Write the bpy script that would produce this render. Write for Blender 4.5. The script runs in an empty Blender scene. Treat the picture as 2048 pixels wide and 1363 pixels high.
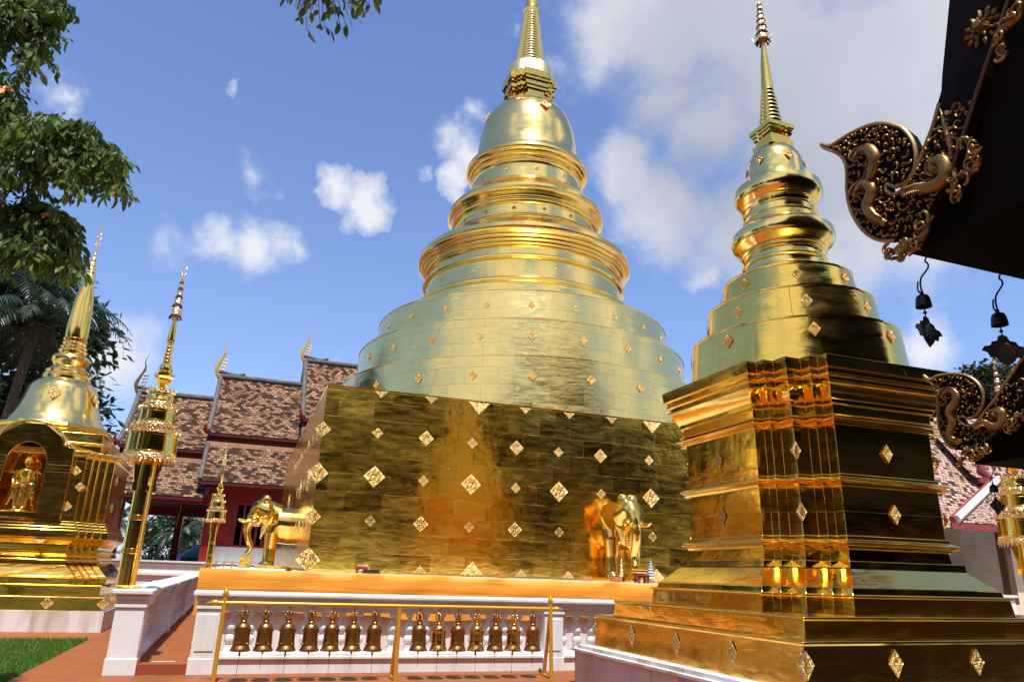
import bpy, bmesh, math, random
import numpy as np
from mathutils import Vector, Matrix, Euler

random.seed(7)
rnd = random.Random(11)
scene = bpy.context.scene
col = scene.collection
R_ = math.radians
PI = math.pi

# ------------------------------------------------------------------ camera
CX, CY, FPX, EYE = 1024.0, 681.5, 1444.0, 1.6
def unit(v):
    v = np.array(v, float); return v/np.linalg.norm(v)
def cam_axes(zen_x):
    """world axes seen from the camera (x right, y down, z forward) for a camera roll given by its zenith point"""
    Z = unit([zen_x-CX, -3800-CY, FPX])
    return Z
_Z = cam_axes(1180)
_X = unit([5290-CX, 1295-CY, FPX]); _X = unit(_X-_Z*(_X@_Z)); _Y = np.cross(_Z, _X)
RA = np.stack([_X, _Y, _Z])
_ZB = cam_axes(1140); _YB = unit(RA[1]-_ZB*(_ZB@RA[1])); _XB = np.cross(_YB, _ZB)
RB = np.stack([_XB, _YB, _ZB])
def ray(px, py): return RA @ unit([px-CX, py-CY, FPX])
def at(px, py, Y):                       # point on the plane of depth Y
    d = ray(px, py); return Vector((0, 0, EYE)) + Vector(d*(Y/d[1]))
def at_x(px, py, X):
    d = ray(px, py); return Vector((0, 0, EYE)) + Vector(d*(X/d[0]))

cd = bpy.data.cameras.new("camera"); cam = bpy.data.objects.new("camera", cd); col.objects.link(cam)
cd.sensor_width = 36.0; cd.lens = 36.0*FPX/2048.0; cd.clip_start = 0.05; cd.clip_end = 6000
m = Matrix.Identity(4)
for i in range(3):
    m[i][0] = RA[i][0]; m[i][1] = -RA[i][1]; m[i][2] = -RA[i][2]
m[0][3], m[1][3], m[2][3] = 0, 0, EYE
cam.matrix_world = m
scene.camera = cam

# ------------------------------------------------------------------ exposure
vs = scene.view_settings
scene.display_settings.display_device = 'sRGB'
vs.view_transform = 'Standard'; vs.look = 'None'; vs.gamma = 1.0; vs.use_curve_mapping = False
vs.exposure = 0.62
cy_ = scene.cycles
cy_.max_bounces = 10; cy_.glossy_bounces = 6; cy_.diffuse_bounces = 4; cy_.transparent_max_bounces = 8
cy_.sample_clamp_indirect = 6.0; cy_.caustics_reflective = False; cy_.caustics_refractive = False
cy_.use_denoising = True

# ------------------------------------------------------------------ sun
SUN_EL, SUN_AZ = R_(68), R_(188)          # azimuth clockwise from +Y
sdir = Vector((math.sin(SUN_AZ)*math.cos(SUN_EL), math.cos(SUN_AZ)*math.cos(SUN_EL), math.sin(SUN_EL)))
sl = bpy.data.lights.new("sun", 'SUN'); sl.energy = 4.0; sl.angle = R_(0.53); sl.color = (1.0, 0.985, 0.955)
so = bpy.data.objects.new("sun", sl); col.objects.link(so)
so.location = (0, -20, 60); so.rotation_euler = (-sdir).to_track_quat('-Z', 'Y').to_euler()

# ------------------------------------------------------------------ node helper
class NT:
    def __init__(s, tree): s.t = tree; s.n = tree.nodes; s.l = tree.links
    def new(s, typ, **kw):
        n = s.n.new(typ)
        for k, v in kw.items():
            if k == 'ins':
                for kk, vv in v.items():
                    if isinstance(vv, bpy.types.NodeSocket): s.l.new(vv, n.inputs[kk])
                    else: n.inputs[kk].default_value = vv
            else: setattr(n, k, v)
        return n
    def math(s, op, a, b=None, c=None, clamp=False):
        n = s.n.new('ShaderNodeMath'); n.operation = op; n.use_clamp = clamp
        for i, v in enumerate((a, b, c)):
            if v is None: continue
            if isinstance(v, bpy.types.NodeSocket): s.l.new(v, n.inputs[i])
            else: n.inputs[i].default_value = v
        return n.outputs[0]
    def vmath(s, op, a, b=None):
        n = s.n.new('ShaderNodeVectorMath'); n.operation = op
        for i, v in enumerate((a, b)):
            if v is None: continue
            if isinstance(v, bpy.types.NodeSocket): s.l.new(v, n.inputs[i])
            else: n.inputs[i].default_value = v
        return n
    def noise(s, vec, scale, detail=4, rough=.5, dist=0.0):
        n = s.n.new('ShaderNodeTexNoise'); n.inputs['Scale'].default_value = scale
        n.inputs['Detail'].default_value = detail; n.inputs['Roughness'].default_value = rough
        n.inputs['Distortion'].default_value = dist
        if vec is not None: s.l.new(vec, n.inputs['Vector'])
        return n
    def ramp(s, fac, stops, interp='LINEAR'):
        n = s.n.new('ShaderNodeValToRGB'); cr = n.color_ramp; cr.interpolation = interp
        while len(cr.elements) < len(stops): cr.elements.new(0.5)
        for e, (p, c) in zip(cr.elements, stops):
            e.position = p; e.color = (*c, 1) if len(c) == 3 else c
        s.l.new(fac, n.inputs[0]); return n.outputs[0]
    def maprange(s, v, a, b, c=0.0, d=1.0, smooth=False):
        n = s.n.new('ShaderNodeMapRange'); n.clamp = True
        if smooth: n.interpolation_type = 'SMOOTHSTEP'
        s.l.new(v, n.inputs['Value'])
        n.inputs['From Min'].default_value = a; n.inputs['From Max'].default_value = b
        n.inputs['To Min'].default_value = c; n.inputs['To Max'].default_value = d
        return n.outputs['Result']
    def mix(s, fac, a, b, blend='MIX'):
        n = s.n.new('ShaderNodeMix'); n.data_type = 'RGBA'; n.blend_type = blend
        for sock, v in ((n.inputs[0], fac), (n.inputs[6], a), (n.inputs[7], b)):
            if isinstance(v, bpy.types.NodeSocket): s.l.new(v, sock)
            elif isinstance(v, (int, float)): sock.default_value = v
            else: sock.default_value = (*v, 1) if len(v) == 3 else v
        return n.outputs[2]

# ------------------------------------------------------------------ world: sky with clouds
w = bpy.data.worlds.new("World"); scene.world = w; w.use_nodes = True
N = NT(w.node_tree); N.n.clear()
sky = N.new('ShaderNodeTexSky', sky_type='NISHITA', sun_disc=False, sun_elevation=SUN_EL, sun_rotation=SUN_AZ,
            air_density=1.0, dust_density=0.8, ozone_density=2.5, altitude=300)
tc = N.new('ShaderNodeTexCoord'); dirv = tc.outputs['Generated']
nz1 = N.noise(dirv, 5.0, 7, .60, 0.2)
nz2 = N.noise(dirv, 11.0, 5, .62)
warp = N.vmath('SCALE', N.vmath('SUBTRACT', nz2.outputs['Color'], (.5, .5, .5)).outputs[0]); warp.inputs['Scale'].default_value = .10
wd = N.vmath('ADD', dirv, warp.outputs[0]).outputs[0]
# where the clouds stand: directions on the sky dome, angular radius, thickness
CLOUDS = [  # px, py, radius(px), weight
    (1230, 60, 200, .95), (1330, 60, 240, 1.0), (1480, 60, 300, 1.0), (1660, 150, 330, 1.0), (1440, 250, 190, .95), (1570, 330, 190, .92), (1190, 130, 110, .8), (1720, 430, 190, .85), (1560, 120, 260, 1.0), (1780, 330, 300, .95), (1330, 190, 190, .8),
    (1250, 340, 120, 1.0), (1330, 400, 150, 1.0), (1500, 430, 200, .9), (1850, 40, 150, .9), (1650, 480, 180, .7),
    (945, 225, 48, .6), (905, 262, 62, .66), (940, 305, 62, .62), (905, 350, 48, .5), (925, 390, 30, .4), (672, 384, 55, .66), (728, 416, 60, .68), (440, 478, 75, .75), (510, 492, 90, .78), (565, 505, 45, .5), (395, 500, 50, .5),
    (320, 480, 90, .55), (500, 355, 60, .45), (220, 715, 130, .6), (130, 185, 55, .6), (1430, 540, 60, .7), (1850, 700, 80, .6), (1020, 60, 36, .5),
    (660, 725, 60, .5), (840, 325, 30, .4), (1110, 130, 80, .6), (465, 188, 26, .28), (640, 352, 26, .4), (120, 215, 45, .5),
]
acc = None
for (px, py, rr, wt) in CLOUDS:
    c = ray(px, py); rad = rr/FPX
    d = N.vmath('DISTANCE', wd, tuple(c)).outputs['Value']
    v = N.maprange(d, rad, 0.0, 0.0, wt)
    acc = v if acc is None else N.math('MAXIMUM', acc, v)
# clouds in the rest of the sky (behind the viewer, seen as reflections)
sep = N.new('ShaderNodeSeparateXYZ'); N.l.new(dirv, sep.inputs[0])
nzb = N.noise(dirv, 2.6, 6, .55)
back = N.maprange(sep.outputs['Y'], -0.05, -0.4, 0.0, 1.0)
other = N.math('MULTIPLY', N.maprange(nzb.outputs[0], .38, .62, 0, 1.0), back)
acc = N.math('MAXIMUM', acc, other)
dens = N.math('ADD', N.math('MULTIPLY', acc, 1.4), N.math('MULTIPLY', N.math('SUBTRACT', nz1.outputs[0], .55), 2.1))
mask = N.maprange(N.math('MULTIPLY', dens, N.maprange(acc, 0.0, .12)), .10, .95, 0, 1, smooth=True)
nz3 = N.noise(wd, 1.7, 3, .5)
bank = N.vmath('DISTANCE', wd, tuple(ray(1560, 190))).outputs['Value']
thick = N.math('MULTIPLY', N.maprange(bank, .34, .12, smooth=True), N.maprange(nz3.outputs[0], .33, .62, .55, 1.0))
ccol = N.mix(thick, (6.6, 6.75, 7.2), (3.5, 3.75, 4.6))
blue = N.mix(1.0, sky.outputs[0], (1.22, 1.31, 1.65), 'MULTIPLY')
lowhaze = N.maprange(sep.outputs['Z'], .0, .75, .22, 0.0)
blue = N.mix(lowhaze, blue, (4.2, 5.45, 7.1))
skyc = N.mix(mask, blue, ccol)
bg = N.new('ShaderNodeBackground', ins={'Color': skyc, 'Strength': 0.085})
wo = N.new('ShaderNodeOutputWorld'); N.l.new(bg.outputs[0], wo.inputs[0])

# ------------------------------------------------------------------ materials
MATS = {}
def mat(name):
    m_ = bpy.data.materials.new(name); m_.use_nodes = True
    t = NT(m_.node_tree); b = t.n['Principled BSDF']; MATS[name] = m_
    return m_, t, b
def setb(t, b, **kw):
    names = dict(color='Base Color', rough='Roughness', metal='Metallic', normal='Normal', spec='Specular IOR Level')
    for k, v in kw.items():
        s_ = b.inputs[names[k]]
        if isinstance(v, bpy.types.NodeSocket): t.l.new(v, s_)
        elif isinstance(v, (tuple, list)): s_.default_value = (*v, 1)
        else: s_.default_value = v
def bump(t, h, strength=.3, dist=.02, normal=None):
    n = t.new('ShaderNodeBump'); n.inputs['Strength'].default_value = strength; n.inputs['Distance'].default_value = dist
    t.l.new(h, n.inputs['Height'])
    if normal is not None: t.l.new(normal, n.inputs['Normal'])
    return n.outputs[0]
def uvnode(t): return t.new('ShaderNodeTexCoord').outputs['UV']
def objco(t): return t.new('ShaderNodeTexCoord').outputs['Object']

GOLD = (1.0, .70, .20)
def gold_sheet(name, bw=.62, bh=.36, dent=.5, rough=.17, seam=.4, tint=GOLD, wav=1.0, aniso=0.0, tilt=.03):
    """hammered gilded copper sheets nailed in courses"""
    m_, t, b = mat(name); uv = uvnode(t); ob = objco(t)
    n0 = t.noise(uv, 1.3, 2)
    wv = t.vmath('SCALE', t.vmath('SUBTRACT', n0.outputs['Color'], (.5, .5, .5)).outputs[0]); wv.inputs['Scale'].default_value = .05
    uvd = t.vmath('ADD', uv, wv.outputs[0]).outputs[0]
    br = t.new('ShaderNodeTexBrick', ins={'Vector': uvd, 'Scale': 1.0, 'Mortar Size': .006, 'Mortar Smooth': .8, 'Bias': 0.0,
               'Brick Width': bw, 'Row Height': bh, 'Color1': (0, 0, 0, 1), 'Color2': (1, 1, 1, 1), 'Mortar': (.5, .5, .5, 1)}, offset=.5)
    mp = t.new('ShaderNodeMapping'); mp.inputs['Scale'].default_value = (.45, 1.5, 1.0); t.l.new(uvd, mp.inputs[0])
    n1 = t.noise(ob, 1.1*wav, 2, .5, .5)        # broad buckling of the sheets
    n2 = t.noise(mp.outputs[0], 5.0*wav, 3, .55, .5)        # dents, drawn out along the courses
    n3 = t.noise(mp.outputs[0], 26, 2, .5)
    h = t.math('ADD', t.math('MULTIPLY', n1.outputs[0], 1.0), t.math('MULTIPLY', n2.outputs[0], .30))
    h = t.math('ADD', h, t.math('MULTIPLY', n3.outputs[0], .016))
    # every plate was nailed on at a slightly different angle
    wn = t.new('ShaderNodeTexWhiteNoise', noise_dimensions='1D'); t.l.new(br.outputs['Color'], wn.inputs['W'])
    tv = t.vmath('SCALE', t.vmath('SUBTRACT', wn.outputs['Color'], (.5, .5, .5)).outputs[0]); tv.inputs['Scale'].default_value = tilt
    nn = t.vmath('NORMALIZE', t.vmath('ADD', t.new('ShaderNodeNewGeometry').outputs['Normal'], tv.outputs[0]).outputs[0]).outputs[0]
    bp = bump(t, h, dent, .045, nn)
    sn = t.noise(ob, 1.7, 3, .6)                # seams gape in some places and lie flat in others
    bp = bump(t, t.math('MULTIPLY', t.math('SUBTRACT', 1.0, br.outputs['Fac']), t.maprange(sn.outputs[0], .42, .68, .05, 1.0)), seam, .012, bp)
    st = t.noise(ob, 2.2, 5, .65)
    shade = t.maprange(st.outputs[0], .35, .7, .86, 1.0)
    c = t.mix(1.0, tint, t.mix(.5, t.new('ShaderNodeCombineColor', ins={0: shade, 1: shade, 2: shade}).outputs[0], (1, 1, 1)), 'MULTIPLY')
    c = t.mix(t.math('MULTIPLY', br.outputs['Fac'], .55), c, (.34, .17, .035))
    rg = t.math('ADD', t.math('MULTIPLY', br.outputs['Color'], .07), t.maprange(n2.outputs[0], .3, .7, rough-.04, rough+.06))
    setb(t, b, color=c, metal=1.0, rough=rg, normal=bp)
    if aniso:                               # rolled sheet: reflections drawn out vertically
        tg = t.new('ShaderNodeTangent', direction_type='UV_MAP', uv_map='UVMap'); t.l.new(tg.outputs[0], b.inputs['Tangent'])
        b.inputs['Anisotropic'].default_value = aniso; b.inputs['Anisotropic Rotation'].default_value = .25
    return m_
gold_sheet('gold_wall', .9, .46, .34, .165, .24, (1.0, .62, .10), 1.0, .42, .02)
gold_sheet('gold_drum', 1.05, .55, .36, .17, .22, (1.0, .77, .275), 1.0, .55, .035)
gold_sheet('gold_body', 1.5, 1.3, .22, .11, .2, (1.0, .67, .14), 1.0, .12, .02)
gold_sheet('gold_ring', 1.2, 9.0, .10, .13, .2, (1.0, .74, .25))
gold_sheet('gold_smooth', 3.0, 3.0, .08, .12, .0, (1.0, .68, .17))
m_, t, b = mat('gold_relief'); ob = objco(t)
vo = t.new('ShaderNodeTexVoronoi', ins={'Vector': ob, 'Scale': 34.0})
setb(t, b, color=(1.0, .78, .38), metal=1.0, rough=.28, normal=bump(t, vo.outputs['Distance'], .8, .02))
m_, t, b = mat('gold_diamond'); ob = objco(t)
vo = t.new('ShaderNodeTexVoronoi', ins={'Vector': ob, 'Scale': 11.0}); v2 = t.noise(ob, 7, 3)
setb(t, b, color=t.mix(t.maprange(t.math('MULTIPLY', vo.outputs['Distance'], t.math('ADD', v2.outputs[0], .5)), .45, .85), (1.0, .76, .33), (.52, .27, .07)), metal=1.0, rough=.30, normal=bump(t, vo.outputs['Distance'], .7, .06))
m_, t, b = mat('gold_paint'); setb(t, b, color=(.78, .42, .05), metal=.55, rough=.32)
nn = t.noise(objco(t), 60, 3); setb(t, b, normal=bump(t, nn.outputs[0], .08, .01))
def brass(name, c1, c2, rough):
    m_, t, b = mat(name); ob = objco(t); n_ = t.noise(ob, 14, 5, .65)
    n2 = t.noise(ob, 120, 2)
    setb(t, b, color=t.mix(t.maprange(n_.outputs[0], .35, .7), c1, c2), metal=1.0, rough=rough, normal=bump(t, n2.outputs[0], .25, .004))
brass('brass_aged', (.42, .22, .07), (.26, .13, .045), .34)
brass('brass_bright', (.80, .46, .14), (.55, .28, .08), .20)
brass('iron_black', (.03, .03, .035), (.05, .045, .04), .45)
brass('tin_grey', (.30, .31, .33), (.15, .155, .16), .45)

def paint(name, c, c2, scale=3.0, rough=.6, bmp=.15, streak=False, spec=.4):
    m_, t, b = mat(name); ob = objco(t)
    v = ob
    if streak:
        mp = t.new('ShaderNodeMapping'); mp.inputs['Scale'].default_value = (1, 1, .16); t.l.new(ob, mp.inputs[0]); v = mp.outputs[0]
    n1 = t.noise(v, scale, 6, .65); n2 = t.noise(ob, 30, 4)
    setb(t, b, color=t.mix(t.maprange(n1.outputs[0], .45, .72), c, c2), rough=rough, spec=spec, normal=bump(t, n2.outputs[0], bmp, .006))
    return m_
paint('white_wall', (.77, .77, .765), (.60, .57, .54), 2.2, .6, .2, True)
paint('white_plinth', (.72, .69, .66), (.42, .30, .17), 2.6, streak=True)
paint('shaded_plinth', (.62, .50, .46), (.34, .25, .20), 2.2, .8, .35, streak=True)  # the mauve is shade put into the plinth's colour
paint('cream_wall', (.74, .62, .50), (.62, .48, .38), 1.5, .8, .3)
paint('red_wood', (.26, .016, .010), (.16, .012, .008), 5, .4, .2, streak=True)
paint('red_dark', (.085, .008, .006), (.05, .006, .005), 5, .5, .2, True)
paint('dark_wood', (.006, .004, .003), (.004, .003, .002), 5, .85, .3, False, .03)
paint('barge_dark', (.008, .005, .004), (.016, .007, .004), 8, .6, .2, False, .06)
paint('brown_wood', (.10, .045, .022), (.06, .03, .016), 6, .6, .3, streak=True)
paint('peach_plank', (.50, .27, .15), (.36, .18, .10), 4, .6, .2)
paint('ridge_mortar', (.13, .12, .115), (.06, .055, .05), 3, .9, .5)
paint('roof_red', (.28, .045, .04), (.20, .03, .03), 3, .6, .2)
paint('carved_gold', (.30, .17, .05), (.19, .075, .02), 12, .42, .3)
MATS['carved_gold'].node_tree.nodes['Principled BSDF'].inputs['Metallic'].default_value = .75
paint('carved_edge', (.34, .22, .08), (.25, .12, .03), 12, .42, .2)
MATS['carved_edge'].node_tree.nodes['Principled BSDF'].inputs['Metallic'].default_value = .6
paint('bark', (.10, .075, .05), (.05, .04, .03), 9, .9, .6, streak=True)
paint('tassel_red', (.16, .008, .02), (.10, .005, .012), 9, .7)
paint('black_box', (.03, .03, .03), (.05, .045, .04), 5, .5)
paint('orange_box', (.55, .24, .07), (.45, .18, .05), 5, .5)
paint('blue_tarp', (.01, .06, .42), (.01, .04, .30), 3, .5)
paint('teal_tarp', (.01, .20, .16), (.01, .15, .12), 3, .5)
paint('court_paving', (.36, .31, .24), (.30, .25, .19), .4, .85)
paint('soil', (.06, .07, .025), (.045, .05, .02), 4, .9)
paint('far_roof', (.20, .10, .08), (.14, .08, .07), 3, .8)

def leafmat(name, c1, c2, c3, rough=.45, transl=.25):
    m_, t, b = mat(name)
    oi = t.new('ShaderNodeTexCoord').outputs['Object']
    n1 = t.noise(oi, 3.0, 3); wn = t.new('ShaderNodeTexWhiteNoise', noise_dimensions='2D'); t.l.new(uvnode(t), wn.inputs['Vector'])
    c = t.mix(t.maprange(n1.outputs[0], .35, .65), c1, c2)
    c = t.mix(t.maprange(wn.outputs['Value'], .70, 1.0, 0, .8), c, c3)
    setb(t, b, color=c, rough=rough)
    tr = t.new('ShaderNodeBsdfTranslucent'); t.l.new(c, tr.inputs[0])
    ms = t.new('ShaderNodeMixShader'); ms.inputs[0].default_value = transl
    out = t.n['Material Output']; t.l.new(b.outputs[0], ms.inputs[1]); t.l.new(tr.outputs[0], ms.inputs[2]); t.l.new(ms.outputs[0], out.inputs[0])
leafmat('leaf_near', (.14, .225, .036), (.08, .15, .024), (.22, .26, .05), .55, .48)
leafmat('leaf_yellow', (.13, .15, .02), (.09, .11, .016), (.19, .17, .03), .5, .5)
leafmat('leaf_dark', (.030, .055, .016), (.018, .036, .012), (.05, .08, .02))
leafmat('leaf_palm', (.030, .060, .032), (.022, .045, .022), (.06, .075, .03), .35)
leafmat('leaf_back', (.030, .048, .012), (.020, .034, .010), (.045, .06, .016))
leafmat('grass_blade', (.12, .24, .02), (.085, .19, .016), (.18, .26, .035), .5, .3)
paint('flower', (.75, .30, .10), (.80, .55, .30), 20, .6)
paint('flower_red', (.45, .03, .015), (.35, .03, .01), 20, .6)

m_, t, b = mat('terracotta'); ob = objco(t)
br = t.new('ShaderNodeTexBrick', ins={'Vector': ob, 'Scale': 1.0, 'Mortar Size': .004, 'Mortar Smooth': .3, 'Brick Width': .30, 'Row Height': .30,
      'Color1': (.27, .080, .019, 1), 'Color2': (.31, .094, .024, 1), 'Mortar': (.38, .165, .07, 1)}, offset=0.0)
n1 = t.noise(ob, 1.1, 6, .6); n2 = t.noise(ob, 25, 4)
n4 = t.noise(ob, .55, 7, .7, .5)
c = t.mix(t.maprange(n1.outputs[0], .35, .7, 0, .45), br.outputs['Color'], (.22, .066, .024))
c = t.mix(t.maprange(n4.outputs[0], .54, .68, 0, .55), c, (.15, .062, .03))
setb(t, b, color=c, spec=.22, rough=t.maprange(n2.outputs[0], .3, .7, .5, .7), normal=bump(t, t.math('SUBTRACT', n2.outputs[0], br.outputs['Fac']), .12, .004))
paint('terracotta_step', (.30, .07, .030), (.22, .05, .022), 3, .5)

def tiles(name, bw, bh, stops, mort):
    m_, t, b = mat(name); uv = uvnode(t)
    n0 = t.noise(uv, 2.5, 2)
    wv = t.vmath('SCALE', t.vmath('SUBTRACT', n0.outputs['Color'], (.5, .5, .5)).outputs[0]); wv.inputs['Scale'].default_value = .05
    uvd = t.vmath('ADD', uv, wv.outputs[0]).outputs[0]
    br = t.new('ShaderNodeTexBrick', ins={'Vector': uvd, 'Scale': 1.0, 'Mortar Size': .016, 'Mortar Smooth': .2, 'Brick Width': bw, 'Row Height': bh,
          'Color1': (0, 0, 0, 1), 'Color2': (1, 1, 1, 1), 'Mortar': (.5, .5, .5, 1)}, offset=.5)
    big = t.noise(uv, .35, 4, .65)
    rv = t.math('ADD', br.outputs['Color'], t.math('MULTIPLY', t.math('SUBTRACT', big.outputs[0], .5), 1.3))
    c = t.ramp(rv, stops)
    c = t.mix(br.outputs['Fac'], c, mort)
    # each course overlaps the next: saw-tooth height along the slope
    sp = t.new('ShaderNodeSeparateXYZ'); t.l.new(uvd, sp.inputs[0])
    saw = t.math('SUBTRACT', 1.0, t.math('FRACT', t.math('DIVIDE', sp.outputs['Y'], bh)))
    hh = t.math('ADD', saw, t.math('MULTIPLY', br.outputs['Color'], .5))
    hh = t.math('SUBTRACT', hh, t.math('MULTIPLY', br.outputs['Fac'], .8))
    setb(t, b, color=c, rough=.9, spec=.08, normal=bump(t, hh, .9, .03))
tiles('roof_tile', .24, .185, [(0, (.035, .019, .013)), (.33, (.07, .036, .023)), (.42, (.17, .085, .05)), (.66, (.255, .135, .078)), (1.0, (.35, .205, .125))], (.035, .02, .016))
tiles('roof_tile_pale', .26, .20, [(0, (.05, .03, .026)), (.22, (.08, .045, .04)), (.32, (.38, .22, .17)), (.65, (.46, .29, .22)), (1.0, (.56, .40, .32))], (.05, .03, .028))

m_, t, b = mat('orange_cloth'); ob = objco(t)
mp = t.new('ShaderNodeMapping'); mp.inputs['Scale'].default_value = (.35, 1, 6.0); mp.inputs['Rotation'].default_value = (0, .03, 0); t.l.new(ob, mp.inputs[0])
n1 = t.noise(mp.outputs[0], 1.4, 4, .5, .6); n2 = t.noise(ob, 160, 2)
setb(t, b, color=t.mix(t.maprange(n1.outputs[0], .3, .7), (.82, .32, .014), (.76, .27, .011)), rough=.75, normal=bump(t, t.math('ADD', n1.outputs[0], t.math('MULTIPLY', n2.outputs[0], .03)), .38, .05))
b.inputs['Sheen Weight'].default_value = .2
# ------------------------------------------------------------------ mesh helpers
def tag(o, label=None, cat=None, group=None, kind=None):
    if label: o['label'] = label
    if cat: o['category'] = cat
    if group: o['group'] = group
    if kind: o['kind'] = kind
    return o
def empty(name, loc, rz=0.0, label=None, cat=None, group=None):
    o = bpy.data.objects.new(name, None); col.objects.link(o)
    o.location = loc; o.rotation_euler = (0, 0, rz); o.empty_display_size = .2
    return tag(o, label, cat, group)
def children(o): return [c for c in list(o.children)]
def copy_tree(o, parent=None):
    c = o.copy(); col.objects.link(c)
    if parent: c.parent = parent
    for ch in children(o): copy_tree(ch, c)
    return c

class MB:
    """collects quads, boxes, tubes and lathes and links them as ONE mesh object"""
    def __init__(s): s.v = []; s.f = []; s.uv = []; s.mi = []; s.cur = 0
    def vert(s, p): s.v.append(tuple(p)); return len(s.v)-1
    def face(s, idx, uv=None):
        s.f.append(tuple(idx)); s.mi.append(s.cur)
        if uv is None:
            ps = [Vector(s.v[i]) for i in idx]
            n = (ps[1]-ps[0]).cross(ps[2]-ps[0])
            ax = max(range(3), key=lambda k: abs(n[k]))
            uv = [((p.y if ax == 0 else p.x), (p.y if ax == 2 else p.z)) for p in ps]
        s.uv.append(list(uv))
    def quad(s, a, b, c, d, uv=None): s.face([s.vert(p) for p in (a, b, c, d)], uv)
    def box(s, lo, hi, taper=0.0):
        x0, y0, z0 = lo; x1, y1, z1 = hi; t = taper
        P = [(x0, y0, z0), (x1, y0, z0), (x1, y1, z0), (x0, y1, z0), (x0+t, y0+t, z1), (x1-t, y0+t, z1), (x1-t, y1-t, z1), (x0+t, y1-t, z1)]
        i = [s.vert(p) for p in P]
        for f in ((3, 2, 1, 0), (4, 5, 6, 7), (0, 1, 5, 4), (1, 2, 6, 5), (2, 3, 7, 6), (3, 0, 4, 7)): s.face([i[k] for k in f])
        return s
    def obox(s, c, ax, ay, az):            # oriented box: centre and three half-axis vectors
        c, ax, ay, az = map(Vector, (c, ax, ay, az))
        i = [s.vert(c+sx*ax+sy*ay+sz*az) for sz in (-1, 1) for (sx, sy) in ((-1, -1), (1, -1), (1, 1), (-1, 1))]
        for f in ((3, 2, 1, 0), (4, 5, 6, 7), (0, 1, 5, 4), (1, 2, 6, 5), (2, 3, 7, 6), (3, 0, 4, 7)): s.face([i[k] for k in f])
        return s
    def tube(s, pts, radii, n=8, cap=True, flat=1.0):
        pts = [Vector(p) for p in pts]
        if not isinstance(radii, (list, tuple)): radii = [radii]*len(pts)
        rings = []; up = None; L = 0
        for k, p in enumerate(pts):
            d = (pts[min(k+1, len(pts)-1)]-pts[max(k-1, 0)]).normalized()
            if up is None:
                up = Vector((0, 0, 1)) if abs(d.z) < .9 else Vector((1, 0, 0))
            a = d.cross(up)
            if a.length < 1e-5: a = d.orthogonal()
            a.normalize(); b = a.cross(d).normalized(); up = b
            if k: L += (p-pts[k-1]).length
            rings.append(([s.vert(p+(a*math.cos(2*PI*j/n)*flat+b*math.sin(2*PI*j/n))*radii[k]) for j in range(n)], L, radii[k]))
        for (r0, l0, q0), (r1, l1, q1) in zip(rings, rings[1:]):
            for j in range(n):
                k = (j+1) % n; u0 = j/n*2*PI*max(q0, .01); u1 = (j+1)/n*2*PI*max(q0, .01)
                s.face((r0[j], r0[k], r1[k], r1[j]), [(u0, l0), (u1, l0), (u1, l1), (u0, l1)])
        if cap:
            s.face(list(reversed(rings[0][0]))); s.face(rings[-1][0])
        return s
    def lathe(s, prof, n=48, c=(0, 0, 0), a0=0.0, a1=2*PI, cap=False, rot=0.0):
        """prof = [(r,z)...] from the bottom up"""
        full = abs(a1-a0-2*PI) < 1e-6; m_ = n if full else n+1
        rings = []; L = 0; rmax = max(r for r, z in prof)
        for k, (r, z) in enumerate(prof):
            if k: L += math.hypot(r-prof[k-1][0], z-prof[k-1][1])
            rings.append(([s.vert((c[0]+r*math.cos(a0+rot+(a1-a0)*j/n), c[1]+r*math.sin(a0+rot+(a1-a0)*j/n), c[2]+z)) for j in range(m_)], L))
        for (r0, l0), (r1, l1) in zip(rings, rings[1:]):
            for j in range(n):
                k = (j+1) % m_; u0 = (a1-a0)*j/n*rmax; u1 = (a1-a0)*(j+1)/n*rmax
                s.face((r0[j], r0[k], r1[k], r1[j]), [(u0, l0), (u1, l0), (u1, l1), (u0, l1)])
        if cap: s.face(rings[-1][0])
        return s
    def loft(s, polys, cap_top=True):
        """polys = list of (list of xy, z), same count, counter-clockwise"""
        L = 0; prev = None
        for (P, z) in polys:
            n = len(P)
            per = [0]
            for i in range(n): per.append(per[-1]+math.hypot(P[(i+1) % n][0]-P[i][0], P[(i+1) % n][1]-P[i][1]))
            if prev is not None:
                Q, zq, perq = prev
                dl = math.hypot(P[0][0]-Q[0][0], z-zq)
                for i in range(n):
                    j = (i+1) % n
                    s.face([s.vert((*Q[i], zq)), s.vert((*Q[j], zq)), s.vert((*P[j], z)), s.vert((*P[i], z))],
                           [(perq[i], L), (perq[i+1], L), (per[i+1], L+dl), (per[i], L+dl)])
                L += dl
            prev = (P, z, per)
        if cap_top: s.face([s.vert((*p, polys[-1][1])) for p in polys[-1][0]])
        return s
    def prism(s, pts, off):                # polygon (3D points) pushed along a vector
        off = Vector(off); n = len(pts); a = [s.vert(p) for p in pts]; b = [s.vert(Vector(p)+off) for p in pts]
        s.face(a); s.face(list(reversed(b)))
        for i in range(n):
            j = (i+1) % n; s.face((a[j], a[i], b[i], b[j]))
        return s
    def build(s, name, mats, parent=None, smooth=None, world=False, loc=None, rot=None):
        off = Vector((0, 0, 0))
        if world and parent is not None: off = Vector(parent.location)
        me = bpy.data.meshes.new(name)
        me.from_pydata([tuple(Vector(p)-off) for p in s.v], [], s.f)
        ul = me.uv_layers.new(name='UVMap')
        flat = [c for f in s.uv for uv in f for c in uv]
        if len(flat) == 2*len(me.loops): ul.data.foreach_set('uv', flat)
        if not isinstance(mats, (list, tuple)): mats = [mats]
        for q in mats: me.materials.append(MATS[q])
        if len(mats) > 1: me.polygons.foreach_set('material_index', s.mi)
        me.validate(); me.update()
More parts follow.
